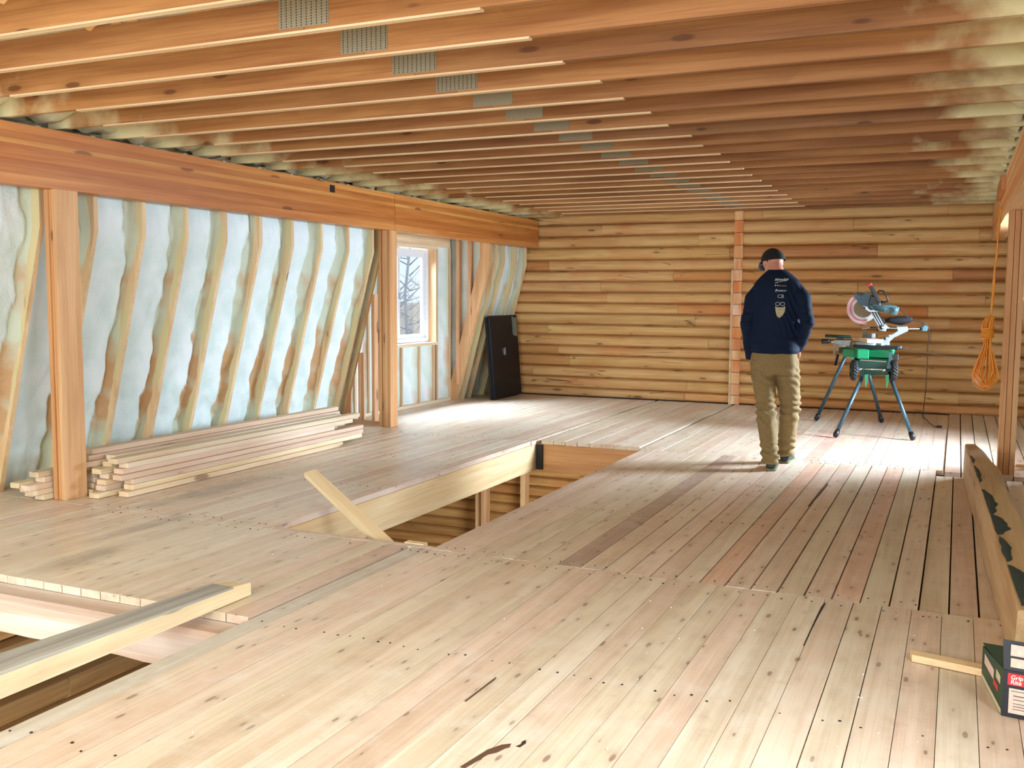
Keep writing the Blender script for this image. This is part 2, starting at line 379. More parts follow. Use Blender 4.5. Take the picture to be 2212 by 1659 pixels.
def zone(phase, y0, y1, holes, xr=(-6.45, 1.1)):
    k0 = math.floor((xr[0]-phase)/0.13); k1 = math.ceil((xr[1]-phase)/0.13)
    for k in range(k0, k1):
        a, b = phase+k*0.13, phase+(k+1)*0.13
        mid = (a+b)/2
        segs = [(y0, y1)]
        for (hx0, hx1, hy0, hy1) in holes:
            if b > hx0+0.035 and a < hx1-0.012:
                if mid < hx0: b = hx0; continue
                if mid > hx1: a = hx1; continue
                a_, b_ = max(a, hx0), min(b, hx1)
                new = []
                for s in segs:
                    if hy0 > s[0]+0.01: new.append((s[0], min(s[1], hy0)))
                    if hy1 < s[1]-0.01: new.append((max(s[0], hy1), s[1]))
                segs = new
        for s in segs:
            z = 0.0; t_ = None
            if phase == PH_M:
                if mid > -0.1: s = (s[0], 8.86); z = -0.016
                if -1.95 < mid < -1.82: t_ = (0.64, 0.56, 0.54)
                if -1.2 < mid < -1.05 or -0.5 < mid < -0.36: t_ = (0.98, 0.76, 0.68)
            if phase == PH_F and mid > -0.1: s = (8.9, s[1]); z = 0.016
            if phase == PH_N and abs(mid+2.79) < 0.04: t_ = (0.80, 0.84, 0.86)
            floor_board(a, b, s[0], s[1], z, t_)
PH_N, PH_M, PH_F = -0.270, -1.802, -1.7425
zone(PH_F, FAR, BACK, [(HX0, HX1, HY0, HY1)])
zone(PH_M, SEAM, FAR, [(HX0, HX1, HY0, HY1)])
# the near boards that meet the stair opening run up to its lip
zone(PH_N, 0.35, SEAM, [(PX0, PX1, PY0, PY1)])
zone(PH_N-0.07, -2.95, 0.35, [])
for k in range(9):
    x = HX0+0.02+k*0.1245
    box('floor_board', x, x+0.122, SEAM+0.001, HY0, -0.04, 0.0005, 'floor', floor_, tint=floor_tint())
def sheets(z0, z1):
    g = []
    xs = (-6.6, 1.25); e = 0.11
    g.append(bx(xs[0], xs[1], HY1+e, 13.6, z0, z1)); g.append(bx(xs[0], HX0-e, HY0-e, HY1+e, z0, z1)); g.append(bx(HX1+e, xs[1], HY0-e, HY1+e, z0, z1))
    g.append(bx(xs[0], xs[1], PY1+e, HY0-e, z0, z1)); g.append(bx(xs[0], PX0-e, PY0-e, PY1+e, z0, z1)); g.append(bx(PX1+e, xs[1], PY0-e, PY1+e, z0, z1)); g.append(bx(xs[0], xs[1], -3.0, PY0-e, z0, z1))
    return g
sub = multi('subfloor_light_block', sheets(-0.062, -0.058), 'under', floor_)  # thin unseen sheet, added to stop light leaking between the boards
# nail heads in rows over the joists
ng = []
for yr in (4.80, 4.96, 3.44, 2.2, 6.3, 7.7, 8.97, 9.13):
    x = -5.5
    while x < 0.35:
        x += 0.065+rnd(-0.012, 0.012)
        y = yr+rnd(-0.02, 0.02)
        if (-3.3 < x < -3.0 and y < 3.8) or (HX0-0.02 < x < HX1+0.02 and HY0-0.02 < y < HY1+0.02) or (PX0-.02 < x < PX1+0.02 and PY0-.02 < y < PY1+0.02) or (x > -0.12 and y > 4.9): continue
        if random.random() < 0.35: continue
        rr = rnd(0.003, 0.0055); n = 7
        V = [(x+rr*math.cos(2*math.pi*i/n), y+rr*math.sin(2*math.pi*i/n), 0.0026) for i in range(n)]+[(x+rr*math.cos(2*math.pi*i/n), y+rr*math.sin(2*math.pi*i/n), -0.002) for i in range(n)]
        ng.append((V, [tuple(range(n))]+[(i, i+n, (i+1) % n+n, (i+1) % n) for i in range(n)]))
tag(multi('nail', ng, 'nail', floor_), kind='stuff')

# splits and gouges in single boards
def flat(name, pts, mat, z=0.0028):
    n = len(pts); V = [(x, y, z) for x, y in pts]+[(x, y, z-0.004) for x, y in pts]
    return mesh_obj(name, V, [tuple(range(n)), tuple(range(n, 2*n))[::-1]]+[(k, k+n, (k+1) % n+n, (k+1) % n) for k in range(n)], mat, floor_)
flat('board_split', [(-1.345, 2.60), (-1.330, 2.60), (-1.303, 2.71), (-1.283, 2.735), (-1.272, 2.77), (-1.262, 2.785), (-1.268, 2.81), (-1.292, 2.79), (-1.305, 2.765), (-1.318, 2.74)], 'under')
flat('board_split', [(-1.246, 2.80), (-1.232, 2.80), (-1.226, 2.835), (-1.235, 2.855), (-1.241, 2.84), (-1.237, 2.82)], 'dark')
flat('board_split', [(-0.534, 4.16), (-0.531, 4.16), (-0.528, 4.45), (-0.524, 4.62), (-0.519, 4.78), (-0.523, 4.82), (-0.532, 4.72), (-0.534, 4.5)], 'dark')
flat('board_split', [(-0.905, 7.05), (-0.895, 7.05), (-0.878, 7.5), (-0.872, 7.95), (-0.884, 8.0), (-0.9, 7.6)], 'under')
flat('board_split', [(-1.56, 3.05), (-1.555, 3.05), (-1.548, 3.28), (-1.553, 3.3)], 'under')
# framing round the openings
fr = empty('stair_opening_frame', (HX0, HY1, 0)); tag(fr, 'pale timber joist frame lining the long stair opening in the floor', 'floor framing')
box('trimmer_joist', HX0-0.09, HX0-0.004, HY0-0.3, HY1+0.09, -0.305, -0.0425, 'header', fr)
box('trimmer_joist', HX1+0.004, HX1+0.09, HY0-0.3, HY1+0.09, -0.305, -0.0425, 'header', fr)
box('header_joist', HX0-0.0, HX1+0.0, HY1+0.004, HY1+0.085, -0.315, -0.0425, 'headerx', fr)
box('header_joist', HX0-0.0, HX1+0.0, HY0-0.085, HY0-0.004, -0.305, -0.0425, 'headerx', fr)
h = box('joist_hanger', HX0+0.004, HX0+0.07, HY1-0.03, HY1+0.002, -0.30, -0.045, 'hanger', fr); h['label'] = 'black steel joist hanger'
fr2 = empty('near_opening_beam', (-3.6, 3.4, -0.15)); tag(fr2, 'whitish peeled squared log beam under the edge of the near floor opening', 'beam')
V = []; F = []
prof = [(-0.02, -0.044), (0.17, -0.044), (0.195, -0.07), (0.195, -0.20), (0.16, -0.245), (0.02, -0.25), (-0.02, -0.21)]
NP = len(prof); NS = 24
for i in range(NS+1):
    x = -6.4+i*(3.62/NS)
    for a, b in prof:
        V.append((x, 3.50-a+ripple((x, a, b), 3, 0.008), b+ripple((x, b, a), 4, 0.008) if b < -0.08 else b))
for i in range(NS):
    for k in range(NP): F.append((i*NP+k, i*NP+(k+1) % NP, (i+1)*NP+(k+1) % NP, (i+1)*NP+k))
F.append(tuple(range(NP))); F.append(tuple(range(NS*NP, NS*NP+NP))[::-1])
mesh_obj('peeled_log', V, F, 'peeled', fr2)
box('end_joist', PX1+0.02, PX1+0.1, PY0, PY1+0.05, -0.29, -0.066, 'headerx', fr2)

# ------------------------------------------------------------------ log walls
ROWS = [-2.79, -2.64, -2.49, -2.335, -2.18, -2.03, -1.87, -1.71, -1.56, -1.40, -1.25, -1.09, -0.935, -0.78, -0.62, -0.465, -0.31, -0.155,
        0.0, 0.129, 0.284, 0.445, 0.609, 0.749, 0.909, 1.061, 1.221, 1.374, 1.528, 1.686, 1.839, 1.995, 2.17, 2.34, 2.504, 2.66, 2.82]
JO = {0: [-3.46, 0.9], 1: [-3.42, 0.045], 2: [-5.77, -1.0], 3: [-5.185], 4: [-5.363, -1.855], 5: [-3.134], 6: [-5.536, -0.3], 7: [-3.328, -0.088], 8: [-3.574, -0.35],
      9: [-4.618, 0.3], 10: [-4.719, -1.2], 11: [-3.643, -0.08], 12: [-5.531], 13: [-2.87, -0.974], 14: [-3.301, 0.2], 15: [-4.71, -1.283], 16: [-2.44, -0.166], 17: [-3.0]}
def log_geo(x0, x1, z0, z1, y, horizontal='X'):
    prof = []
    nseg = 7
    for i in range(nseg+1):
        a = i/nseg; z = z0+0.002+(z1-z0-0.004)*a
        prof.append((0.006-0.056*math.sqrt(max(0, 1-(2*a-1)**2))**0.8, z))
    prof += [(0.06, z1-0.002), (0.06, z0+0.002)]
    n = len(prof); V = []; F = []; ns = max(2, int((x1-x0)/0.35))
    sd = rnd(0, 99)
    for i in range(ns+1):
        x = x0+(x1-x0)*i/ns
        if i == 0: x += 0.0015
        if i == ns: x -= 0.0015
        for j, (dy, z) in enumerate(prof):
            wob = noise.noise(Vector((x*0.7, z*3, sd)))*0.016 if j < nseg+1 else 0
            V.append((x, y+dy+wob, z))
    for i in range(ns):
        for k in range(n): F.append((i*n+k, i*n+(k+1) % n, (i+1)*n+(k+1) % n, (i+1)*n+k))
    F.append(tuple(range(n))); F.append(tuple(range(ns*n, ns*n+n))[::-1])
    return V, F
wb = empty('wall_back', (-2.7, 13.56, 0)); tag(wb, kind='structure')
tlog = {(13, 1): (0.74, 0.55, 0.48), (12, 0): (0.80, 0.60, 0.5), (11, 1): (0.95, 0.78, 0.66), (11, 2): (0.70, 0.52, 0.44), (9, 0): (0.9, 0.8, 0.74), (4, 0): (0.9, 0.82, 0.76), (3, 0): (0.9, 0.78, 0.7), (7, 2): (0.82, 0.66, 0.56), (8, 1): (0.93, 0.72, 0.6), (16, 0): (0.86, 0.82, 0.78), (0, 1): (0.95, 0.76, 0.64)}
for i in range(len(ROWS)-1):
    k = i-18
    js = JO.get(k, [rnd(-5.5, -3.8), rnd(-2.4, -0.8)])
    if k < 0: js = [rnd(-7.0, -5.7), rnd(-5.4, -4.2), rnd(-2, 0)]
    xs = [-6.6 if k >= 0 else -9.6]+[j for j in js]+[1.25]
    for q in range(len(xs)-1):
        V, F = log_geo(xs[q], xs[q+1], ROWS[i], ROWS[i+1], 13.55)
        tt = tlog.get((k, q)) or (lambda a: (a, a*rnd(0.95, 1), a*rnd(0.9, 1)))(rnd(0.88, 1.0))
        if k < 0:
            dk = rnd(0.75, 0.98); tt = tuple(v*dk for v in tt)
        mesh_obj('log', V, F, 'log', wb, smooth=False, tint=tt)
# sawn strip where a partition once tied in
for i in range(18):
    z0, z1 = ROWS[18+i], ROWS[19+i]
    o = box('sawn_patch', -2.805, -2.69, 13.475+rnd(-.004, .004), 13.52, z0+0.004, min(z1, 2.62)-0.003, 'sawn', wb, tint=(1, rnd(0.9, 1), rnd(0.84, 0.98)) if i not in (3, 6, 10, 14, 15) else (0.98, 0.74, 0.54))
    if i < 12: box('sawn_edge', -2.832, -2.807, 13.47, 13.52, z0, min(z1, 2.6), 'strip', wb)
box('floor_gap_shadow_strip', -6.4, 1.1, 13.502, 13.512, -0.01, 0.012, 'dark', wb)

# lower storey
lf = box('floor_lower', -10.2, 1.4, -3.1, 13.8, -2.83, -2.79, 'floor'); tag(lf, kind='structure')
wl = empty('wall_lower_left', (-6.55, 5, -1.5)); tag(wl, kind='structure')
for i in range(13):
    z0 = -2.79+i*0.2123; z1 = z0+0.2123
    ys = [-3.0, rnd(0, 2.4), rnd(4.4, 6.5), 7.4]
    for q in range(3):
        V, F = log_geo(ys[q], ys[q+1], z0, z1, 0)
        V = [(-6.30-1.6*v[1], v[0], v[2]) for v in V]
        a = rnd(0.75, 1.0)
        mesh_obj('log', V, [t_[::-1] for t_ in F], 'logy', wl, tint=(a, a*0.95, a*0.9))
box('wall_lower_outer', -10.25, -10.15, -3.1, 13.8, -2.8, -0.06, 'shell')['kind'] = 'structure'
box('wall_lower_right', 1.25, 1.35, -3.1, 13.8, -2.8, -0.06, 'shell')['kind'] = 'structure'
box('wall_lower_front', -10.2, 1.3, -3.1, -3.0, -2.8, -0.06, 'shell')['kind'] = 'structure'
box('ceiling_lower', -10.2, -6.6, -3.1, 13.8, -0.09, -0.03, 'shell')['kind'] = 'structure'
for n_, (x, yy, lab) in enumerate(((-6.40, 13.0, 'left of the pair of lower storey studs seen through the stair opening'), (-6.26, 12.9, 'right of the pair of lower storey studs seen through the stair opening'), (-5.67, 13.0, 'single lower storey stud under the far end of the stair opening'))):
    o = box('lower_stud', x-0.04, x+0.04, yy-0.07, yy+0.07, -2.79, -0.34, 'lumberz', tint=(0.9, 0.85, 0.8)); tag(o, lab, 'stud')

# ------------------------------------------------------------------ sloped side walls
FX, KX, KZ, TZ = -6.39, -5.87, 1.93, 2.62
def mir(x, right): return -5.35-x if right else x
def inner(v, off=0.0):
    """point on the stud's inner line: v is the height; off pushes outward"""
    if v < KZ:
        a = v/KZ; x = FX+(KX-FX)*a
        return (x-off*0.965, v+off*0.26*(1-a))
    return (KX-off, v)
def stud(name, y, parent, right=False, wdt=0.038, deep=0.14, ztop=TZ, tint=None, mat='stud'):
    zs = [0.0, KZ, ztop]
    pi = [(FX, 0.0), (KX, KZ), (KX, ztop)]
    po = [(KX-deep, ztop), (KX-deep, KZ+0.06), (FX-deep, 0.0)]
    pl = pi+po; V = []
    for yy in (y-wdt/2, y+wdt/2):
        for x, z in pl: V.append((mir(x, right), yy, z))
    n = 6
    F = [tuple(range(n)), tuple(range(n, 2*n))[::-1]]+[(k, (k+1) % n, (k+1) % n+n, k+n)[::-1] for k in range(n)]
    if right: F = [t_[::-1] for t_ in F]
    o = mesh_obj(name, V, F, mat, parent, tint=tint)
    return o
def foam_bay(name, y0, y1, parent, right=False, seed=0.0, climb=True, z1=TZ, mat='bay'):
    """foam between two studs: recessed sheet, ragged fillets climbing the flanks"""
    nu, nv = 28, 60; V = []; F = []; film = []
    for j in range(nv+1):
        z = z1*j/nv
        wl_ = 0.085+0.08*noise.noise(Vector((seed*3.1, z*2.6, 1.7)))+0.035*noise.noise(Vector((seed, z*8, 9)))   # climb width, far flank
        wl_ = min(max(wl_, 0.02), 0.34*(y1-y0))
        hn = 0.35+0.75*max(0, noise.noise(Vector((seed*1.7, z*2.2, 4.2)))+0.3)
        wl2 = 0.03+0.02*noise.noise(Vector((seed*2.3, z*3, 5.5)))
        for i in range(nu+1):
            a = i/nu; y = y0+(y1-y0)*a
            off = 0.088+0.016*noise.noise(Vector((seed, y*5, z*4)))+0.008*noise.noise(Vector((seed, y*17, z*15)))
            fm = 0.0
            d1 = (y1-y); d0 = (y-y0)
            if z < 0.75: off -= 0.022*noise.noise(Vector((y*9, z*9, seed)))
            if d1 < wl_ and climb:
                s = 1-d1/wl_; off += 0.02*min(1, s*4)-0.085*s*s*hn; fm = min(1, s*5)
            if d0 < wl2:
                s = 1-d0/wl2; off -= 0.03*s*s; fm = max(fm, s*0.5)
            x, zz = inner(z, off)
            V.append((mir(x, right), y, max(zz, 0.0) if j else 0.0)); film.append(fm)
    for j in range(nv):
        for i in range(nu):
            a = j*(nu+1)+i; q = (a, a+1, a+nu+2, a+nu+1)
            F.append(q if right else q[::-1])
    o = mesh_obj(name, V, F, mat, parent, smooth=True)
    ca = o.data.color_attributes.new('film', 'FLOAT_COLOR', 'POINT')
    for i, fv in enumerate(film): ca.data[i].color = (fv, fv, fv, 1)
    return o
def sidewall(right):
    nm = 'right' if right else 'left'
    wo = empty('wall_'+nm, (mir(-6.4, right), 6, 0)); tag(wo, kind='structure')
    ys = [3.066+0.476*k for k in range(14)]         # ... 9.25
    if right: ys = [y for y in ys if y > 8]
    ys = [y-0.0 for y in ys]
    for y in ys:
        if y < 9.3: stud('stud', y, wo, right, tint=tints())
    if not right:
        for k in range(len(ys)-1): foam_bay('foam_bay', ys[k]+0.019, ys[k+1]-0.019, wo, right, seed=k*3.3+1)
        foam_bay('foam_bay', -3.0, ys[0]-0.019, wo, right, seed=55, climb=False)
        foam_bay('foam_bay', ys[-1]+0.019, 9.40, wo, right, seed=61); stud('stud', 9.42, wo, right, tint=(.9, .8, .7))
    else:
        foam_bay('foam_bay', -3.0, 1.2, wo, right, seed=56, climb=False); foam_bay('foam_bay', 2.8, 8.28, wo, right, seed=59, climb=False)
        foam_bay('foam_bay', 1.2, 2.8, wo, right, seed=60, climb=False, z1=0.8)
        foam_bay('foam_bay', 8.3, 8.76, wo, right, seed=57); foam_bay('foam_bay', 8.8, 9.22, wo, right, seed=58)
    # beyond the dormer
    far = [12.24, 12.44, 12.68, 13.1, 13.46]
    for k, y in enumerate(far):
        s_ = stud('stud', y, wo, right, wdt=0.076 if k == 0 else 0.038, deep=0.15, tint=tints(0.05), mat='post' if k == 0 else 'stud')
        if k: foam_bay('foam_bay', far[k-1]+0.02, y-0.018, wo, right, seed=70+k)
    # dormer: outer wall
    X0 = -6.47
    def bX(name, x0, x1, *a, **k):
        x0, x1 = sorted((mir(x0, right), mir(x1, right))); return box(name, x0, x1, *a, **k)
    wy0, wy1, wz0, wz1 = (9.62, 11.1, 0.84, 2.09) if right else (10.42, 11.79, 0.84, 2.09)
    bX('bottom_plate', X0-0.14, X0, 9.46, 12.2, 0.0, 0.04, 'lumber', wo)
    bX('top_plate', X0-0.14, X0, 9.46, 12.2, 2.26, 2.30, 'lumber', wo)
    bX('header', X0-0.12, X0-0.01, 9.5, 12.2, 2.13, 2.26, 'lumber', wo, tint=(1, 0.92, 0.84))
    bX('window_head', X0-0.14, X0+0.002, wy0-0.04, wy1+0.04, 2.09, 2.13, 'lumber', wo)
    bX('window_sill', X0-0.14, X0+0.004, wy0-0.04, wy1+0.04, 0.80, 0.84, 'lumber', wo)
    for y in ((9.5, wy0-0.06, wy1+0.02, 12.19) if right else (9.5, 9.80, 10.1, wy0-0.06, wy1+0.02, 12.19)): bX('stud', X0-0.14, X0, y-0.019, y+0.019, 0.04, 2.13, 'lumberz', wo, tint=tints())
    for y in ((9.9, 10.4, 10.8) if right else (10.87, 11.33, 11.72)): bX('cripple_stud', X0-0.14, X0, y-0.019, y+0.019, 0.04, 0.80, 'lumberz', wo, tint=tints())
    for y in (wy0-0.02, wy1+0.0): bX('window_jamb', X0-0.2, X0-0.005, y-0.012, y+0.012, 0.84, 2.09, 'lumberz', wo, tint=(1, 0.9, 0.82))
    # foam between the dormer studs
    def slab(y0, y1, z0, z1, seed):
        nu, nv = 8, max(4, int((z1-z0)/0.07)); V = []; F = []; film = []
        for j in range(nv+1):
            for i in range(nu+1):
                y = y0+(y1-y0)*i/nu; z = z0+(z1-z0)*j/nv
                off = 0.07+0.012*noise.noise(Vector((seed, y*6, z*5))); s = max(0, 1-(y1-y)/(0.06+0.03*noise.noise(Vector((seed, z*4, 0)))))
                V.append((mir(X0-off+0.045*s, right), y, z)); film.append(min(1, s*1.6))
        for j in range(nv):
            for i in range(nu):
                a = j*(nu+1)+i; q = (a, a+1, a+nu+2, a+nu+1); F.append(q if right else q[::-1])
        o = mesh_obj('foam_bay', V, F, 'bay', wo, smooth=True)
        ca = o.data.color_attributes.new('film', 'FLOAT_COLOR', 'POINT')
        for i, fv in enumerate(film): ca.data[i].color = (fv, fv, fv, 1)
    for a, b, s_ in (((9.5, 9.58, 1), (11.14, 12.17, 3)) if right else ((9.52, 9.78, 1), (9.82, 10.08, 2), (10.12, 10.35, 4), (11.83, 12.17, 3))): slab(a, b, 0.04, 2.13, s_)
    cs = [9.58, 9.9, 10.4, 10.8, 11.12] if right else [10.36, 10.87, 11.33, 11.72, 11.79]
    for k in range(4): slab(cs[k]+0.019, cs[k+1]-0.019, 0.04, 0.80, 10+k)
    # cheeks of the dormer
    for yc, sg in ((9.42, 1), (12.30, -1)):
        V = []; F = []; film = []; nu, nv = 10, 30
        for j in range(nv+1):
            z = 2.34*j/nv; xi = inner(z, 0.02)[0]
            for i in range(nu+1):
                a = i/nu; x = -6.62+(xi+6.62)*a
                V.append((mir(x, right), yc+0.012*noise.noise(Vector((x*7, z*5, yc))), z)); film.append(0.5*max(0, noise.noise(Vector((x*2, z*2, yc)))+.2))
        for j in range(nv):
            for i in range(nu): a = j*(nu+1)+i; F.append((a, a+1, a+nu+2, a+nu+1))
        o = mesh_obj('foam_cheek', V, F, 'bay', wo, smooth=True)
        ca = o.data.color_attributes.new('film', 'FLOAT_COLOR', 'POINT')
        for i, fv in enumerate(film): ca.data[i].color = (fv, fv, fv, 1)
        yy = (yc+0.02, yc+0.10) if sg > 0 else (yc-0.12, yc-0.02)
        if sg > 0: bX('bottom_plate', -6.45, -5.86, yy[0], yy[1], 0.0, 0.04, 'lumberx', wo, tint=(1, .86, .78))
        for q, x in enumerate((-6.36, -6.18, -6.0)):
            zt = min(2.2, (x-FX)/(KX-FX)*KZ+0.03)
            zt = max(zt, 0.3) if q else 0.76
            if sg < 0 and q == 2: continue
            bX('cheek_stud', x-0.019, x+0.019, yy[0], yy[1], 0.04 if sg > 0 else (x-FX)/(KX-FX)*KZ+0.12, zt if sg > 0 else 2.25, 'lumberz', wo, tint=(1, .85, .78))
    # dormer soffit foam and joists
    V = []; F = []; nu, nv = 8, 30
    for j in range(nv+1):
        y = 9.38+2.95*j/nv
        for i in range(nu+1):
            x = -6.63+0.9*i/nu; V.append((mir(x, right), y, 2.36+0.02*noise.noise(Vector((x*6, y*5, 3)))))
    for j in range(nv):
        for i in range(nu): a = j*(nu+1)+i; F.append((a, a+1, a+nu+2, a+nu+1))
    mesh_obj('foam_soffit', V, F, 'foamc', wo, smooth=True)
    for y in (9.9, 10.5, 11.1, 11.7): bX('dormer_joist', -6.6, -5.86, y-0.019, y+0.019, 2.30, 2.40, 'lumberx', wo)
    # outer sheathing that keeps the sky out
    def outer(x0, x1, y0, y1, z0, z1): bX('sheathing', x0, x1, y0, y1, z0, z1, 'shell', wo)
    outer(-6.66, -6.62, 9.3, wy0-0.03, -0.1, 2.45); outer(-6.66, -6.62, wy1+0.03, 12.35, -0.1, 2.45)
    outer(-6.66, -6.62, wy0-0.03, wy1+0.03, -0.1, 0.82); outer(-6.66, -6.62, wy0-0.03, wy1+0.03, 2.1, 2.45)
    outer(-6.66, -5.8, 9.3, 12.4, 2.42, 2.46); outer(-6.07, -6.03, -3.1, 13.7, 2.44, 4.0)
    for y0, y1 in ((-3.1, 1.2), (2.8, 9.42), (12.3, 13.7)) if right else ((-3.1, 9.42), (12.3, 13.7)):
        V = [(mir(x, right), y, z) for y in (y0, y1) for x, z in ((FX-0.2, -0.1), (KX-0.2, KZ), (KX-0.2, 2.8))]
        mesh_obj('sheathing', V, [(0, 1, 4, 3), (1, 2, 5, 4)], 'shell', wo)
    return wo
WL = sidewall(False); WR = sidewall(True)
def window_unit(name, right, label):
    o = empty(name, (mir(-6.6, right), 10.4 if right else 11.1, 1.45)); tag(o, kind='structure')
    def bX(nm, x0, x1, *a, **k):
        x0, x1 = sorted((mir(x0, right), mir(x1, right))); return box(nm, x0, x1, *a, parent=o, **k)
    y0, y1, z0, z1 = (9.63, 11.09, 0.85, 2.08) if right else (10.43, 11.78, 0.85, 2.08)
    bX('frame', -6.66, -6.59, y0, y1, z0, z0+0.045, 'vinyl'); bX('frame', -6.66, -6.59, y0, y1, z1-0.045, z1, 'vinyl')
    for a, b in ((y0, y0+0.045), (y1-0.045, y1)): bX('frame', -6.66, -6.59, a, b, z0+0.045, z1-0.045, 'vinyl')
    ym = 10.35 if right else 11.02
    for k, (a, b, xo) in enumerate(((y0+0.045, ym+0.03, -6.625), (ym-0.03, y1-0.045, -6.65))):
        for s in ((a, a+0.055), (b-0.055, b)): bX('sash', xo-0.012, xo+0.018, s[0], s[1], z0+0.045, z1-0.045, 'vinyl')
        for s in ((z0+0.045, z0+0.1), (z1-0.1, z1-0.045)): bX('sash', xo-0.012, xo+0.018, a+0.055, b-0.055, s[0], s[1], 'vinyl')
        bX('pane', xo-0.002, xo+0.002, a+0.055, b-0.055, z0+0.1, z1-0.1, 'glass')
    bX('latch', -6.607, -6.59, ym-0.015, ym+0.015, 1.42, 1.5, 'alu')
window_unit('window_1', False, ''); window_unit('window_2', True, '')

# rear gable wall (behind the camera) with its glazed opening
for a in ((-6.7, -5.2, -0.1, 3.9), (-0.2, 1.35, -0.1, 3.9), (-5.2, -0.2, -0.1, 0.55), (-5.2, -0.2, 2.5, 3.9)):
    box('wall_front', a[0], a[1], -3.05, -2.95, a[2], a[3], 'log')['kind'] = 'structure'
box('wall_gable', -6.7, 1.35, 13.62, 13.7, -2.85, 3.95, 'shell')['kind'] = 'structure'

# ------------------------------------------------------------------ glulam beams and posts
def beam(name, x0, x1, y0, y1, right, label):
    o = empty(name, (x0, y0, 2.18)); tag(o, label, 'beam')
    lam = [(2.175, 2.245), (2.245, 2.30), (2.30, 2.345), (2.345, 2.395), (2.395, 2.44), (2.44, 2.47), (2.47, 2.52), (2.52, 2.575)]
    tn = [(0.92, 0.78, 0.66), (0.78, 0.60, 0.46), (0.74, 0.56, 0.40), (0.88, 0.72, 0.52), (0.80, 0.62, 0.44), (1, 1, 0.80), (0.74, 0.56, 0.38), (0.96, 0.84, 0.66)]
    for (a, b), t_ in zip(lam, tn):
        if right: t_ = (1, min(1, t_[1]*1.08), min(1, t_[2]*1.15))
        box('lamination', x0, x1, y0, y1, a, b, 'glulam' if not right else 'header', o, tint=t_)
    return o
beam('glulam_beam', -5.83, -5.69, -2.9, 9.415, False, 'long orange glulam ridge-side beam running over the left posts from the near wall')
beam('glulam_beam', -5.832, -5.688, 9.42, 13.48, False, 'shorter orange glulam beam section over the left window, ending at the log wall')
bR = beam('glulam_beam', 0.335, 0.475, -2.9, 13.48, True, 'pale glulam beam along the right side above the orange rope')
box('slot', -5.6895, -5.686, 8.19, 8.27, 2.475, 2.545, 'hanger', [o for o in C.objects if o.name == 'glulam_beam'][0])
b_ = box('scab_board', 0.30, 0.333, 9.85, 10.9, 2.42, 2.56, 'headerx', bR, tint=(0.9, .7, .6))
def post(name, x0, x1, y0, y1, label, plies=3):
    o = empty(name, ((x0+x1)/2, (y0+y1)/2, 0)); tag(o, label, 'post', 'built-up posts carrying the beams')
    w_ = (x1-x0)/plies
    for k in range(plies):
        dy = (0, 0.01, 0.004, 0.008)[k % 4]
        if k == plies-1: dy = 0
        box('ply', x0+k*w_+0.002, x0+(k+1)*w_-0.002, y0+dy, y1, 0.002, 2.174, 'post', o, tint=[(0.9, 0.78, 0.66), (0.95, 0.82, 0.68), (1, 1, 1)][k % 3])
    return o
post('built_up_post', -5.80, -5.685, 4.93, 5.12, 'built-up timber post at the left end of the lumber stack')
post('built_up_post', -5.835, -5.69, 9.31, 9.46, 'built-up timber post beside the left window, beyond the lumber stack', 4)
post('built_up_post', 0.345, 0.475, 8.95, 9.14, 'built-up timber post on the right with orange rope hung on it')

# ------------------------------------------------------------------ ceiling
cz = lambda x: 2.86+0.30*(3.175-abs(x+2.675))
V = []; F = []; nu, nv = 44, 110
for j in range(nv+1):
    y = -3.0+16.6*j/nv
    for i in range(nu+1):
        x = -6.0+6.65*i/nu
        d = abs(x+2.675)
        z = cz(x)+0.05*noise.noise(Vector((x*2.2, y*2.2, 2)))+0.02*noise.noise(Vector((x*7, y*7, 2)))
        if d > 2.7: z -= (d-2.7)*0.28
        V.append((x, y, z))
for j in range(nv):
    for i in range(nu): a = j*(nu+1)+i; F.append((a, a+1, a+nu+2, a+nu+1))
ceil_ = mesh_obj('ceiling', V, F, 'foamc', smooth=True); tag(ceil_, kind='structure')
box('roof_sheathing', -6.7, 1.35, -3.1, 13.7, 3.98, 4.02, 'shell')['kind'] = 'structure'
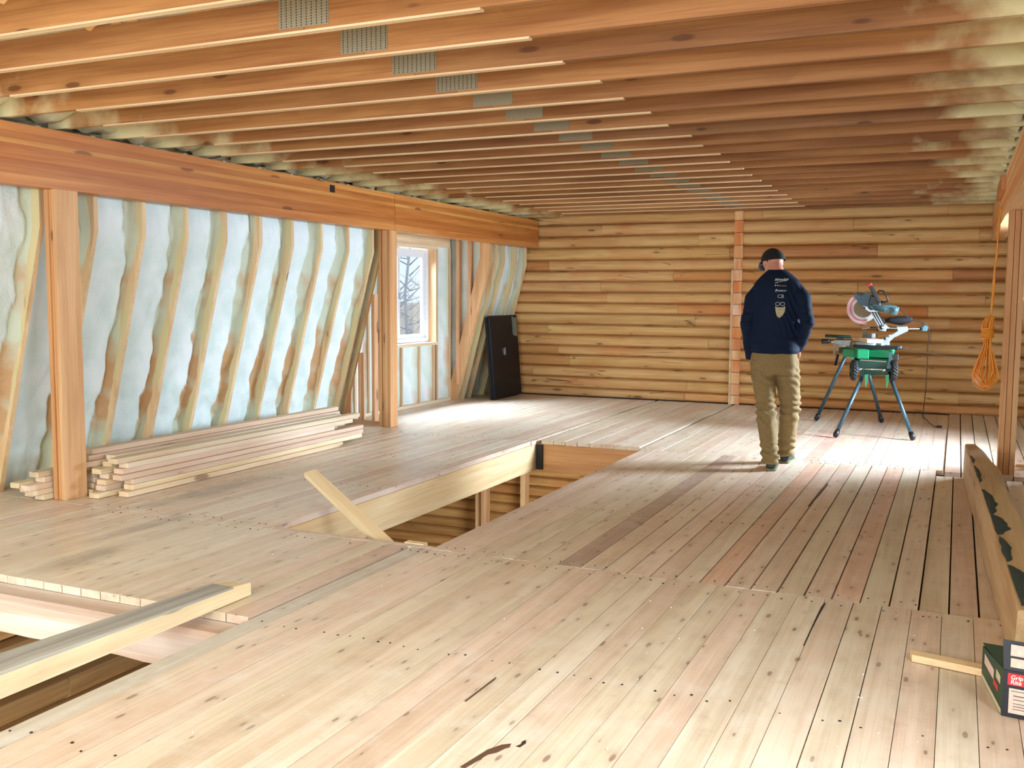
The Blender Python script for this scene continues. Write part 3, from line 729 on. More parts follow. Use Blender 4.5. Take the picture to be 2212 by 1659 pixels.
# chords
tid = 0
ORD = ['first', 'second', 'third', 'fourth', 'fifth', 'sixth', 'seventh', 'eighth', 'ninth', 'tenth', 'eleventh', 'twelfth', 'thirteenth', 'fourteenth', 'fifteenth', 'sixteenth', 'seventeenth', 'eighteenth', 'nineteenth', 'twentieth', 'twenty-first', 'twenty-second', 'twenty-third', 'twenty-fourth']
for k in range(-3, 22):
    y = 3.612+0.476*k+0.019
    if y > 13.42: break
    vis = k >= -3
    t_ = empty('roof_truss', (-2.675, y, 2.60))
    tag(t_, 'roof truss with a steel splice plate, %s from the back log wall' % ORD[20-k] if k < 20 else 'roof truss touching the top of the back log wall', 'truss', 'roof trusses')
    tid += 1
    h_ = 0.14; xm = -2.635
    ts = tints(0.14)
    def ch(nm, x0, x1, yy0, yy1, z0, z1, tt):
        # chord halves keep their object origin at the span's middle so the overspray sits at the ends
        mesh_obj(nm, boxv(x0, x1, yy0, yy1, z0, z1), BF, 'chord', t_, loc=(-2.675, (yy0+yy1)/2, (z0+z1)/2), tint=tt)
    ch('bottom_chord', -5.86, xm-0.001, y-0.019, y+0.019, 2.60, 2.60+h_, ts)
    ch('bottom_chord', xm+0.001, 0.50, y-0.019, y+0.019, 2.60, 2.60+h_, tints(0.14))
    if y > 13.0: continue
    # pale strip under the left half, lit chord underside painted into its tone
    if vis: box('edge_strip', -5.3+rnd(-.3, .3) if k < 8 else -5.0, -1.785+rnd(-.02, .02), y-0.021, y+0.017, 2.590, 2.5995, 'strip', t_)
    if k < 14 and vis:
        # connector plate with punched teeth rows
        g = [bx(-2.768, -2.505, y-0.0215, y-0.0195, 2.612, 2.745)]
        if k < 4:
            for i in range(10):
                xx = -2.755+i*0.0265
                for j in range(11):
                    zz = 2.618+j*0.0115
                    g.append(bx(xx, xx+0.004, y-0.0225, y-0.0214, zz, zz+0.006))
        p_ = multi('connector_plate', g[:1], 'plate', t_)
        if len(g) > 1: tag(multi('plate_teeth', g[1:], 'hanger', p_), kind='stuff')
    elif vis:
        box('connector_plate', -2.768, -2.505, y-0.0215, y-0.0195, 2.612, 2.745, 'plate', t_)
    if vis and k < 9:
        # webs above the chord
        for (xa, za, xb, zb) in ((-3.9, 2.74, -2.72, 3.5), (-1.4, 2.74, -2.6, 3.5), (-3.9, 2.76, -4.6, 3.1), (-1.4, 2.76, -0.8, 3.1)):
            bar('web', (xa, y, za), (xb, y, zb), 0.038, 0.09, 'header', t_, tint=(0.9, 0.75, 0.6), up=(0, 1, 0))
        box('king_post', -2.72, -2.63, y-0.019, y+0.019, 2.745, 3.5, 'lumberz', t_, tint=(0.9, 0.75, 0.6))
# ragged foam where the trusses bear on the beams
for side, xa in ((0, -5.86), (1, 0.18)):
    for k in range(0, 20):
        y0 = 3.612+0.476*k+0.04; y1 = y0+0.436
        if y1 > 13.45: break
        V = []; F = []; n1_, n2_ = 9, 6; sd = k*2.7+side*50
        for j in range(n2_+1):
            for i in range(n1_+1):
                y = y0+(y1-y0)*i/n1_; a = j/n2_
                reach = (0.38 if side == 0 else 0.22)+0.14*noise.noise(Vector((y*5, sd, 0)))
                if side == 0: x = -5.86+reach*a
                else: x = 0.33-reach*a
                z = 2.635+0.05*noise.noise(Vector((y*9, x*9, sd)))+0.24*a*a
                V.append((x, y, z))
        for j in range(n2_):
            for i in range(n1_): q = j*(n1_+1)+i; F.append((q, q+1, q+n1_+2, q+n1_+1))
        o = mesh_obj('foam_filling', V, F, 'foamc', ceil_, smooth=True)

# ------------------------------------------------------------------ stacked lumber on the left
# (x0, x1, z level, y0, y1) - sawn 2x4s lying along the wall
LG = 'lumber stacked behind the left post'
TH, WD = 0.038, 0.089
lay = [  # per layer: list of (x left edge, y start, y end)
    [(-5.455, 5.19, 7.93), (-5.60, 5.06, 8.1), (-5.75, 5.12, 8.2), (-5.90, 4.86, 8.0), (-6.05, 4.9, 8.1)],
    [(-5.478, 5.26, 8.30), (-5.63, 5.14, 8.2), (-5.77, 5.18, 8.3), (-5.92, 4.8, 8.0), (-6.06, 4.86, 8.2)],
    [(-5.482, 5.27, 8.33), (-5.62, 5.10, 8.3), (-5.78, 5.2, 8.2), (-5.93, 4.76, 8.2), (-6.07, 4.8, 8.1)],
    [(-5.50, 5.18, 8.36), (-5.64, 5.2, 8.1), (-5.79, 5.2, 8.3), (-5.94, 4.9, 8.1)],
    [(-5.53, 5.22, 7.9), (-5.67, 5.1, 8.25), (-5.81, 5.22, 8.1), (-5.95, 4.86, 8.1)],
    [(-5.52, 5.26, 8.2), (-5.66, 5.25, 8.2), (-5.80, 5.05, 8.3)],
    [(-5.54, 5.18, 8.36), (-5.68, 5.3, 8.2), (-5.83, 5.2, 8.4)],
    [(-5.86, 5.25, 8.45)],
]
names_layer = ['bottom', 'second', 'third', 'fourth', 'fifth', 'sixth', 'seventh', 'top']
pos = ['outermost', 'second', 'third', 'fourth', 'innermost']
for L, row in enumerate(lay):
    for q, (x, y0, y1) in enumerate(row):
        if x < -5.6 and x > -5.86 and y0 < 5.14: y0 = 5.14+rnd(0, .03)
        dx = rnd(-0.012, 0.004) if q else 0.0
        z0 = 0.004+L*(TH+0.001)
        V = boxv(x, x+WD, y0, y1, z0, z0+TH)
        sk = rnd(-0.01, 0.01) if q else -0.02
        V = [(a+(sk if b > y0+0.1 else 0)+dx, b, c) for a, b, c in V]
        tt = rnd(0.84, 1); o = mesh_obj('lumber_board', V, BF, 'lumber', None, tint=(tt, tt*rnd(.9, 1), tt*rnd(.84, 1))); bevel(o, 0.0025)
        tag(o, f'pale sawn two-by-four in the left stack, {names_layer[L]} layer, {pos[q]} from the room' if len(row) > 1 else 'pale sawn two-by-four lying highest and closest to the foam wall on the stack', 'lumber', LG)

# loose timber lying over the near opening
lt = empty('loose_timber', (-3.14, 2.3, 0.0)); tag(lt, 'heavy yellow timber with weathered grey top lying across the near floor opening', 'timber')
V = []; F = []; NS = 26
pf = [(-0.135, 0.004), (0.0, 0.004), (0.0, 0.066), (-0.008, 0.073), (-0.125, 0.075), (-0.135, 0.066)]
for i in range(NS+1):
    y = 0.55+(3.725-0.55)*i/NS
    e = max(0, (y-3.62)/0.105); kk = (3.7-y)/1.35; ws = 1+0.42*kk; hs = 1+0.40*kk
    for j, (a, b) in enumerate(pf):
        aa = a*(1-0.12*e) if a < -0.05 else a
        wob = 0.006*noise.noise(Vector((y*5, j, 0))) if j in (2, 3) else 0
        V.append((-3.07+aa*ws+wob, y, 0.004+(b-0.004)*hs-(0.02*e*e if j in (3, 4, 5) else 0)+(wob*0.6)))
n = 6
for i in range(NS):
    for k in range(n): F.append((i*n+k, i*n+(k+1) % n, (i+1)*n+(k+1) % n, (i+1)*n+k))
F.append(tuple(range(n))); F.append(tuple(range(NS*n, NS*n+n))[::-1])
bm_ = mesh_obj('sawn_timber', V, F, 'lumber', lt, tint=(1, 0.98, 0.86))
bm_.data.materials.append(M['grey'])
for p in bm_.data.polygons:
    if abs(p.normal.z) > 0.55 and p.center.z > 0: p.material_index = 1

# leaning two-by-four stuck in the stair opening
sl = bar('leaning_board', (-3.0, 4.985, -0.10), (-4.02, 5.52, 0.235), 0.089, 0.038, 'lumber', None, tint=(1, .93, .78), up=(0.25, -0.35, 1))
tag(sl, 'short pale two-by-four propped at a slant in the near corner of the stair opening', 'board')
o = box('wood_offcut', -2.93, -2.80, 4.94, 4.99, -0.055, 0.004, 'lumber', None, tint=(1, .9, .75)); tag(o, 'tiny splintered wood offcut at the near right corner of the stair opening', 'offcut')

# rough-sawn log timber at the right
rl = empty('rough_log_timber', (0.25, 6.3, 0)); tag(rl, 'long rough-sawn timber with bark-edged top lying on the floor at right', 'timber')
NS = 60; V = []; F = []; n = 10
def lerp(a, b, t): return a+(b-a)*t
for i in range(NS+1):
    t_ = i/NS; y = lerp(4.15, 8.86, t_)
    xl = lerp(0.255, 0.095, (y-4.15)/4.7)+0.005*noise.noise(Vector((y*3, 0, 0)))
    wd = 0.182 if y < 8.0 else lerp(0.182, 0.115, (y-8.0)/0.86)
    hz = 0.268
    cL = 0.010; cR = 0.02+0.035*max(0, noise.noise(Vector((y*1.9, 8, 1)))+0.3)
    zb = 0.002 if y > 8.9 else -0.012
    pr = [(0, zb), (wd*0.5, zb), (wd, zb), (wd+0.004, 0.1), (wd, hz-cR), (wd-cR, hz), (wd*0.5, hz+0.003), (cL, hz), (0.0, hz-cL), (-0.004, 0.1)]
    for j, (a, b) in enumerate(pr): V.append((xl+a+0.003*noise.noise(Vector((y*8, j*2, 0))), y, b))
for i in range(NS):
    for k in range(n): F.append((i*n+k, i*n+(k+1) % n, (i+1)*n+(k+1) % n, (i+1)*n+k))
F.append(tuple(range(n))); F.append(tuple(range(NS*n, NS*n+n))[::-1])
lo = mesh_obj('sawn_log', V, F, 'roughlog', rl)
# bark patches sitting on the left arris
def bark(y0, y1, wmax, parent=rl, name='bark_patch'):
    V = []; F = []; ns = 22; m_ = 5
    for i in range(ns+1):
        t_ = i/ns; y = lerp(y0, y1, t_); ww = wmax*math.sin(math.pi*t_)**0.6*(0.8+0.35*noise.noise(Vector((y*9, 1, 4))))+0.002
        xl = lerp(0.262, 0.095, (y-4.15)/4.7)
        for j in range(m_):
            a = j/(m_-1); x = xl+0.010+0.012*noise.noise(Vector((y*6, 2, 2)))+ww*a
            z = 0.2712+0.010*math.sin(math.pi*a)*min(1, 4*t_, 4*(1-t_))+0.003*noise.noise(Vector((x*40, y*30, 0)))
            V.append((x, y, z))
    for i in range(ns):
        for j in range(m_-1): q = i*m_+j; F.append((q, q+1, q+m_+1, q+m_))
    return mesh_obj(name, V, F, 'bark', parent, smooth=True)
for a, b, c in ((5.95, 6.75, 0.065), (5.45, 5.98, 0.085), (4.9, 5.42, 0.05), (4.2, 4.85, 0.085), (7.0, 7.7, 0.03), (7.8, 8.2, 0.02)): bark(a, b, c)

# board and nail box in the near right corner
nb = mesh_obj('floor_offcut_board', [(-0.122, 4.215, 0.003), (-0.112, 4.155, 0.003), (0.42, 4.045, 0.003), (0.42, 4.11, 0.003), (-0.120, 4.212, 0.032), (-0.112, 4.158, 0.030), (0.42, 4.048, 0.030), (0.42, 4.108, 0.032)],
              [(0, 1, 5, 4), (1, 2, 6, 5), (2, 3, 7, 6), (3, 0, 4, 7), (4, 5, 6, 7), (3, 2, 1, 0)], 'lumberx', None, tint=(1, .9, .74))
tag(nb, 'thin short board lying flat beside the black nail box', 'board')
bxo = empty('nail_box', (0.33, 3.85, 0)); tag(bxo, 'torn open black and green box of nails in the near right corner', 'box')
def quad(name, pts, mat, parent, th=0.003, nrm=None):
    p = [Vector(q) for q in pts]; nn = (p[1]-p[0]).cross(p[3]-p[0]).normalized()*th
    V = p+[q-nn for q in p]
    return mesh_obj(name, V, [(0, 1, 2, 3), (7, 6, 5, 4), (0, 4, 5, 1), (1, 5, 6, 2), (2, 6, 7, 3), (3, 7, 4, 0)], mat, parent)
A = Vector((0.196, 3.735, 0)); Bv = Vector((0.50, 3.70, 0)); Dv = Vector((0.140, 4.10, 0)); Ev = Vector((0.47, 4.07, 0))
zf = 0.168; zb2 = 0.125
def up_(v, z): return Vector((v.x, v.y, z))
quad('front_panel', [up_(A, 0.003), up_(Bv, 0.003), up_(Bv, zf), up_(A, zf)], 'boxblack', bxo)
quad('side_panel', [up_(Dv, 0.003), up_(A, 0.003), up_(A, zf), up_(Dv, zb2)], 'boxgreen', bxo)
quad('side_panel', [up_(Bv, 0.003), up_(Ev, 0.003), up_(Ev, zb2), up_(Bv, zf)], 'boxblack', bxo)
quad('back_panel', [up_(Ev, 0.003), up_(Dv, 0.003), up_(Dv, zb2), up_(Ev, zb2)], 'boxgreen', bxo)
quad('top_flap', [up_(A, zf-0.004)+Vector((0.004, 0.004, 0)), up_(Bv, zf-0.004)+Vector((0, 0.004, 0)), up_(Ev, zb2+0.012), up_(Dv, zb2+0.012)], 'boxgreen', bxo)
fl = quad('front_flap', [up_(A, zf+0.002), up_(Bv, zf+0.002), up_(Bv, 0.272)+Vector((-0.004, 0.012, 0)), up_(A, 0.272)+Vector((-0.006, 0.012, 0))], 'boxblack', bxo)
dirx = (Bv-A).normalized()
def onfront(a, b, z0, z1, mat, off=0.0012, name='label_panel', parent=bxo, tilt=0.0):
    n_ = Vector((-dirx.y, dirx.x, 0))*-1
    n_ = Vector((dirx.y, -dirx.x, 0))
    P = [A+dirx*a+n_*off, A+dirx*b+n_*off]
    return quad(name, [up_(P[0], z0)+Vector((0, tilt, 0)), up_(P[1], z0)+Vector((0, tilt, 0)), up_(P[1], z1)+Vector((0, tilt, 0)), up_(P[0], z1)+Vector((0, tilt, 0))], mat, parent, th=0.0006)
onfront(0.020, 0.28, 0.222, 0.262, 'label', 0.006, tilt=0.006); onfront(0.021, 0.28, 0.182, 0.214, 'label', 0.003, tilt=0.002)
onfront(0.014, 0.076, 0.118, 0.160, 'labelred'); onfront(0.020, 0.27, 0.018, 0.107, 'label')
for k_, z_ in enumerate((0.098, 0.082, 0.068, 0.054, 0.044, 0.034)):
    onfront(0.034 if k_ else 0.026, 0.25, z_-0.0012-(0.001 if k_ == 1 else 0), z_+0.0012, 'ink', 0.0022, 'print_line')
def text_geo(s, size, italic=0.0, bold=0.0):
    cu = bpy.data.curves.new('text', 'FONT'); cu.body = s; cu.size = size; cu.shear = italic; cu.offset = bold; cu.resolution_u = 3
    o = bpy.data.objects.new('text', cu); C.objects.link(o)
    dg = bpy.context.evaluated_depsgraph_get(); dg.update()
    me = bpy.data.meshes.new_from_object(o.evaluated_get(dg))
    V = [v.co.copy() for v in me.vertices]; F = [tuple(p.vertices) for p in me.polygons]
    bpy.data.objects.remove(o); return V, F
for s_, z_, sz in (('Grip', 0.140, 0.021), ('Rite', 0.123, 0.021)):
    V, F = text_geo(s_, sz, 0.1, 0.0004); n_ = Vector((dirx.y, -dirx.x, 0))
    mesh_obj('lettering', [A+dirx*(0.023+v.x)+n_*0.0024+Vector((0, 0, z_+v.y)) for v in V], F, 'white', bxo)
sd_ = (A-Dv).normalized(); sn = Vector((-sd_.y, sd_.x, 0))*-1
sn = Vector((sd_.y, -sd_.x, 0))
for a, b, z0, z1, m_ in ((0.05, 0.22, 0.075, 0.112, 'label'), (0.22, 0.30, 0.06, 0.082, 'labelred'), (0.0, 0.36, 0.004, 0.022, 'cardboard'), (0.26, 0.33, 0.1, 0.13, 'cardboard')):
    P0, P1 = Dv+sd_*a+sn*0.0015, Dv+sd_*b+sn*0.0015
    quad('side_print', [up_(P0, z0), up_(P1, z0), up_(P1, z1), up_(P0, z1)], m_, bxo, th=0.0006)

# black panel leaning on the left slope by the log wall
bp_ = empty('leaning_black_panel', (-5.95, 12.85, 0)); tag(bp_, 'tall glossy black panel leaning against the foam wall beside the log wall', 'panel')
def leanbox(name, y0, y1, s0, s1, d0, d1, mat, bev=0.0):
    base = Vector((-5.885, 0, 0.006)); upv = Vector((-0.095, 0, 1.165)).normalized(); nv_ = Vector((upv.z, 0, -upv.x))
    V = []
    for d in (d0, d1):
        for (y, s) in ((y0, s0), (y1, s0), (y1, s1), (y0, s1)):
            p = base+upv*s-nv_*d; V.append((p.x, y, p.z))
    V = [V[i] for i in range(8)]
    o = mesh_obj(name, V, [(0, 1, 2, 3), (7, 6, 5, 4), (0, 4, 5, 1), (1, 5, 6, 2), (2, 6, 7, 3), (3, 7, 4, 0)], mat, bp_)
    if bev: bevel(o, bev)
    return o
leanbox('front_board', 12.42, 13.36, 0.012, 1.19, 0.0, 0.035, 'panelblack', 0.006)
leanbox('rear_board', 12.44, 13.34, 0.0, 1.17, 0.045, 0.085, 'blacksoft', 0.006)
leanbox('edge_frame', 12.43, 12.46, 0.03, 1.17, -0.010, 0.0, 'panelblack'); leanbox('edge_frame', 13.18, 13.21, 0.9, 1.17, -0.006, 0.0, 'motor')
leanbox('label_plate', 13.23, 13.33, 0.88, 1.15, -0.004, 0.0, 'plate'); leanbox('handle', 12.865, 12.872, 0.62, 0.72, -0.012, 0.0, 'chrome')
for y in (12.47, 12.52): tube('hinge_pin', [(-5.935, y, 0.05), (-5.935, y, 0.085)], 0.008, 'chrome', bp_)

# rope coil hung on the right post
rc = empty('rope_coil', (0.27, 8.84, 2.0)); tag(rc, 'bundled coil of orange rope hanging from the right beam beside the post', 'rope')
def rope_curve(pts, rad=0.0055, n=6, twist=True):
    # smooth by Catmull-Rom
    P = [Vector(p) for p in pts]; out = []
    for i in range(len(P)-1):
        p0, p1, p2, p3 = P[max(i-1, 0)], P[i], P[i+1], P[min(i+2, len(P)-1)]
        for k in range(6):
            t = k/6
            out.append(0.5*((2*p1)+(-p0+p2)*t+(2*p0-5*p1+4*p2-p3)*t*t+(-p0+3*p1-3*p2+p3)*t**3))
    out.append(P[-1])
    return tube_geo(out, [rad*(1+0.22*math.sin(i*2.4)) for i in range(len(out))], n)
Y0 = 8.86
g = [rope_curve([(0.276, Y0+0.02, 2.19), (0.272, Y0, 2.03), (0.262, Y0, 1.85), (0.25, Y0, 1.62), (0.245, Y0, 1.45), (0.243, Y0, 1.33)], 0.007),
     rope_curve([(0.283, Y0+0.02, 2.19), (0.262, Y0-.01, 2.0), (0.268, Y0, 1.85), (0.255, Y0-.01, 1.7), (0.256, Y0, 1.55), (0.245, Y0, 1.33)], 0.006)]
multi('hanging_loop', g, 'rope', rc, smooth=True)
random.seed(21)
for k in range(17):
    a = rnd(-1, 1); bq = rnd(-1, 1)
    w1 = a*0.092; w2 = max(-0.095, min(0.095, w1*-0.6+rnd(-0.07, 0.07))); zl = 0.705+rnd(0, 0.10)+0.35*abs(w1+w2); zt_ = rnd(0.0, 0.03)
    pts = [(0.235+a*0.03, Y0+bq*0.02, 1.325-abs(a)*0.02), (0.215+a*0.035, Y0+bq*0.03, 1.25), (0.228+a*0.028, Y0+bq*0.03, 1.17), (0.228+a*0.032, Y0+bq*0.03, 1.08), (0.226+w1*0.72, Y0+bq*0.04, 0.96),
           (0.224+w1*1.02, Y0+bq*0.05, 0.86), (0.224+w1*0.95, Y0+bq*0.05, zl+0.055), (0.226+w1*0.55+w2*0.2, Y0+bq*0.05, zl+0.008), (0.226+w1*0.2+w2*0.6, Y0+bq*0.03, zl+0.008), (0.226+w2*0.98, Y0-bq*0.02, zl+0.06), (0.226+w2*0.98, Y0-bq*0.03, 0.88), (0.228+w2*0.6, Y0-bq*0.03, 0.99),
           (0.228-a*0.02, Y0-bq*0.02, 1.12), (0.232-a*0.03, Y0-bq*0.02, 1.26), (0.236-a*0.035, Y0-bq*0.02, 1.32)]
    V, F = rope_curve(pts, 0.0046); mesh_obj('rope_strand', V, F, 'rope', rc, smooth=True)
g = []
for k in range(7):
    z = 1.225-k*0.013; pts = [(0.225+0.043*math.cos(a_), Y0+0.038*math.sin(a_), z+0.006*math.sin(a_+1)) for a_ in [i*2*math.pi/10 for i in range(11)]]
    g.append(tube_geo(pts, 0.0065, 6))
multi('rope_wrap', g, 'rope', rc, smooth=True)
random.seed(99)
# ------------------------------------------------------------------ mitre saw stand
SX, SY = -0.94, 11.45
st = empty('saw_stand', (SX, SY, 0)); tag(st, 'green folding mitre saw stand with four splayed legs and two wheels', 'saw stand')
legs = [((-1.494, 12.13), (-1.16, 11.88, 0.80)), ((-1.122, 10.72), (-0.90, 11.02, 0.63)), ((-0.772, 12.30), (-0.94, 11.95, 0.72)), ((-0.371, 10.87), (-0.63, 11.12, 0.64))]
for (fx, fy), tp in legs:
    tp = Vector(tp); ft = Vector((fx, fy, 0.02)); d = (tp-ft).normalized()
    lg_ = tube('leg', [ft+d*0.03, tp], 0.0205, 'legsteel', st, 14)
    tube('rubber_foot', [ft-d*0.012, ft+d*0.012, ft+d*0.07], [0.02, 0.031, 0.025], 'black', lg_, 12)
# clips on legs
def clip(x, y, z): 
    return mesh_obj('leg_clip', [(x-.014, y-.012, z+.12), (x+.022, y-.012, z+.13), (x+.024, y-.012, z+.06), (x+.002, y-.012, z-.02), (x-.006, y-.012, z+.05), (x-.014, y+.012, z+.12), (x+.022, y+.012, z+.13), (x+.024, y+.012, z+.06), (x+.002, y+.012, z-.02), (x-.006, y+.012, z+.05)],
                    [(0, 4, 3, 2, 1), (5, 6, 7, 8, 9), (0, 1, 6, 5), (1, 2, 7, 6), (2, 3, 8, 7), (3, 4, 9, 8), (4, 0, 5, 9)], 'green', st)
clip(-1.07, 11.72, 0.70); clip(-0.862, 10.98, 0.535); clip(-0.66, 11.06, 0.535)
# main green rail (runs away from the viewer and to the left)
bar('main_rail', (-1.13, 12.1, 0.87), (-0.90, 11.0, 0.87), 0.12, 0.10, 'green', st, bev=0.008)
bar('cross_rail', (-1.13, 11.35, 0.865), (-0.615, 11.25, 0.865), 0.10, 0.085, 'green', st, bev=0.008)
bar('cross_rail', (-1.21, 11.72, 0.875), (-0.85, 11.6, 0.875), 0.08, 0.06, 'dgreen', st, bev=0.006)
# lower black tray between near legs
mesh_obj('body_panel', [(-1.0, 11.02, 0.805), (-0.655, 11.06, 0.80), (-0.67, 11.05, 0.73), (-0.64, 11.07, 0.655), (-0.93, 11.02, 0.645), (-0.925, 11.02, 0.72),
                        (-1.0, 11.42, 0.83), (-0.655, 11.46, 0.83), (-0.67, 11.45, 0.75), (-0.64, 11.42, 0.665), (-0.93, 11.38, 0.655), (-0.925, 11.38, 0.74)],
         [(0, 5, 4, 3, 2, 1), (6, 7, 8, 9, 10, 11), (0, 1, 7, 6), (1, 2, 8, 7), (2, 3, 9, 8), (3, 4, 10, 9), (4, 5, 11, 10), (5, 0, 6, 11)], 'dgreen', st)
tube('axle', [(-1.0, 11.0, 0.715), (-0.56, 11.04, 0.715)], 0.008, 'chrome', st)
for x_ in (-0.925, -0.685): tube('axle_collar', [(x_-.016, 11.0, 0.712), (x_+.016, 11.0, 0.712)], 0.015, 'chrome', st)
bar('fold_bar', (-0.93, 10.99, 0.81), (-0.665, 11.0, 0.80), 0.012, 0.012, 'plate', st)
# wheels: treaded, seen nearly edge on
def wheel(cx, cy, cz_, rr=0.108, wd=0.058, ang=0.25):
    ax = Vector((math.cos(ang), math.sin(ang), 0)); c = Vector((cx, cy, cz_)); n_ = 40; V = []; F = []
    prof = [(-0.5, 0.55), (-0.5, 0.86), (-0.3, 0.985), (0.0, 1.0), (0.3, 0.985), (0.5, 0.86), (0.5, 0.55)]
    e1 = Vector((-ax.y, ax.x, 0)); e2 = Vector((0, 0, 1))
    for i in range(n_):
        a = 2*math.pi*i/n_
        for j, (s, q) in enumerate(prof):
            rq = rr*q*(1.0 if j in (0, 1, 5, 6) else (1.0+0.035*(1 if (i+j) % 2 else -1)))
            V.append(c+ax*(s*wd)+e1*(rq*math.cos(a))+e2*(rq*math.sin(a)))
    m_ = len(prof)
    for i in range(n_):
        for j in range(m_-1):
            a, b = i*m_+j, ((i+1) % n_)*m_+j; F.append((a, b, b+1, a+1))
    t_ = mesh_obj('wheel', V, F, 'tyre', st)
    hub = [tube_geo([c-ax*0.022, c+ax*0.022], rr*0.56, 20), tube_geo([c-ax*0.034, c+ax*0.034], rr*0.2, 12)]
    multi('wheel_hub', hub, 'legsteel', t_)
wheel(-0.985, 10.98, 0.70); wheel(-0.597, 11.06, 0.705)
tube('release_knob', [(-0.62, 11.1, 0.90), (-0.62, 11.1, 0.925)], [0.030, 0.026], 'green', st, 14)
box('latch_bar', -0.648, -0.615, 11.08, 11.10, 0.70, 0.90, 'legsteel', st)
box('handle_bracket', -0.607, -0.56, 11.2, 11.25, 0.80, 0.875, 'black', st, bev=0.005)
# extension arm and roller grips at the left
bar('extension_arm', (-1.24, 11.40, 0.965), (-1.06, 11.35, 0.968), 0.05, 0.065, 'alu', st, bev=0.006)
tube('extension_grip', [(-1.375, 11.40, 0.983), (-1.36, 11.4, 0.983), (-1.30, 11.40, 0.983), (-1.285, 11.4, 0.983)], [0.024, 0.030, 0.028, 0.018], 'black', st, 14)
tube('extension_rod', [(-1.29, 11.4, 0.98), (-1.2, 11.39, 0.98)], 0.012, 'chrome', st)
tube('support_roller', [(-1.345, 11.5, 1.04), (-1.07, 11.42, 1.037)], 0.017, 'dgreen', st, 12)
box('roller_bracket', -1.22, -1.15, 11.44, 11.48, 0.985, 1.03, 'black', st)
box('roller_bracket', -1.24, -1.212, 11.33, 11.37, 0.83, 0.96, 'plate', st)
bar('side_strut', (-1.19, 11.36, 0.84), (-1.215, 11.34, 0.72), 0.02, 0.02, 'black', st)
tube('lower_rod', [(-1.22, 11.36, 0.945), (-1.06, 11.33, 0.935)], 0.008, 'chrome', st)
bar('saw_bracket', (-1.01, 11.30, 0.935), (-0.56, 11.22, 0.935), 0.05, 0.04, 'black', st, bev=0.004)
tube('bracket_grip', [(-0.59, 11.22, 0.94), (-0.53, 11.21, 0.94)], 0.019, 'legsteel', st, 12)
bar('saw_bracket', (-1.05, 11.60, 0.925), (-0.66, 11.52, 0.925), 0.05, 0.04, 'black', st, bev=0.004)

# ------------------------------------------------------------------ mitre saw
ms = empty('mitre_saw', (-0.85, 11.4, 0.96)); tag(ms, 'sliding compound mitre saw with raised blade standing on the green stand', 'saw')
V, F = tube_geo([(-0.88, 11.42, 0.957), (-0.88, 11.42, 0.985)], 0.15, 28); mesh_obj('turntable', V, F, 'alu', ms, smooth=False)
bar('base', (-1.03, 11.5, 0.968), (-0.70, 11.36, 0.968), 0.19, 0.026, 'alu', ms, bev=0.004)
# fences
box('fence', -0.952, -0.90, 11.45, 11.47, 1.0285, 1.12, 'plate', ms); box('fence', -0.85, -0.812, 11.36, 11.38, 1.0285, 1.085, 'alu', ms, bev=0.006)
box('fence', -0.905, -0.853, 11.42, 11.435, 1.0285, 1.07, 'legsteel', ms)
# rear carriage arm
def plate3(name, pts, y0, y1, mat, parent=ms, bev=0.0):
    n_ = len(pts); V = [(x, y0, z) for x, z in pts]+[(x, y1, z) for x, z in pts]
    F = [tuple(range(n_)), tuple(range(n_, 2*n_))[::-1]]+[(k+n_, (k+1) % n_+n_, (k+1) % n_, k) for k in range(n_)]
    o = mesh_obj(name, V, F, mat, parent)
    if bev: bevel(o, bev)
    return o
plate3('rear_arm', [(-0.745, 0.985), (-0.735, 1.035), (-0.66, 1.065), (-0.585, 1.115), (-0.60, 1.16), (-0.49, 1.165), (-0.48, 1.115), (-0.62, 1.04), (-0.665, 0.995), (-0.675, 0.955), (-0.73, 0.955)], 11.33, 11.40, 'alu', bev=0.006)
tube('lock_knob', [(-0.72, 11.32, 1.025), (-0.70, 11.32, 1.035)], 0.014, 'black', ms, 10)
tube('arm_bolt', [(-0.675, 11.325, 1.06), (-0.655, 11.325, 1.06)], 0.014, 'alu', ms, 10)
for y in (11.345, 11.385): tube('slide_rail', [(-0.75, y, 1.147), (-0.315, y, 1.138)], 0.0125, 'chrome', ms, 12)
plate3('slide_end_cap', [(-0.345, 1.115), (-0.295, 1.115), (-0.285, 1.16), (-0.31, 1.185), (-0.345, 1.165)], 11.33, 11.40, 'motor', bev=0.006)
box('slide_end_bracket', -0.352, -0.336, 11.325, 11.405, 1.11, 1.2, 'black', ms)
plate3('pivot_block', [(-0.775, 1.115), (-0.705, 1.105), (-0.69, 1.165), (-0.715, 1.185), (-0.77, 1.175)], 11.32, 11.41, 'alu', bev=0.006)
tube('pivot_knob', [(-0.752, 11.29, 1.148), (-0.752, 11.32, 1.148)], 0.028, 'chrome', ms, 18)
tube('pivot_cap', [(-0.752, 11.28, 1.148), (-0.752, 11.292, 1.148)], 0.018, 'black', ms, 12)
# swing arm
for k_ in range(3):
    o_ = k_*0.028
    bar('swing_arm', (-0.86+o_, 11.33, 1.31), (-0.775+o_*0.9, 11.33, 1.165), 0.012, 0.02, 'alu', ms, up=(0, 1, 0))
plate3('swing_arm_web', [(-0.875, 1.315), (-0.785, 1.315), (-0.71, 1.19), (-0.77, 1.165)], 11.345, 11.37, 'black')
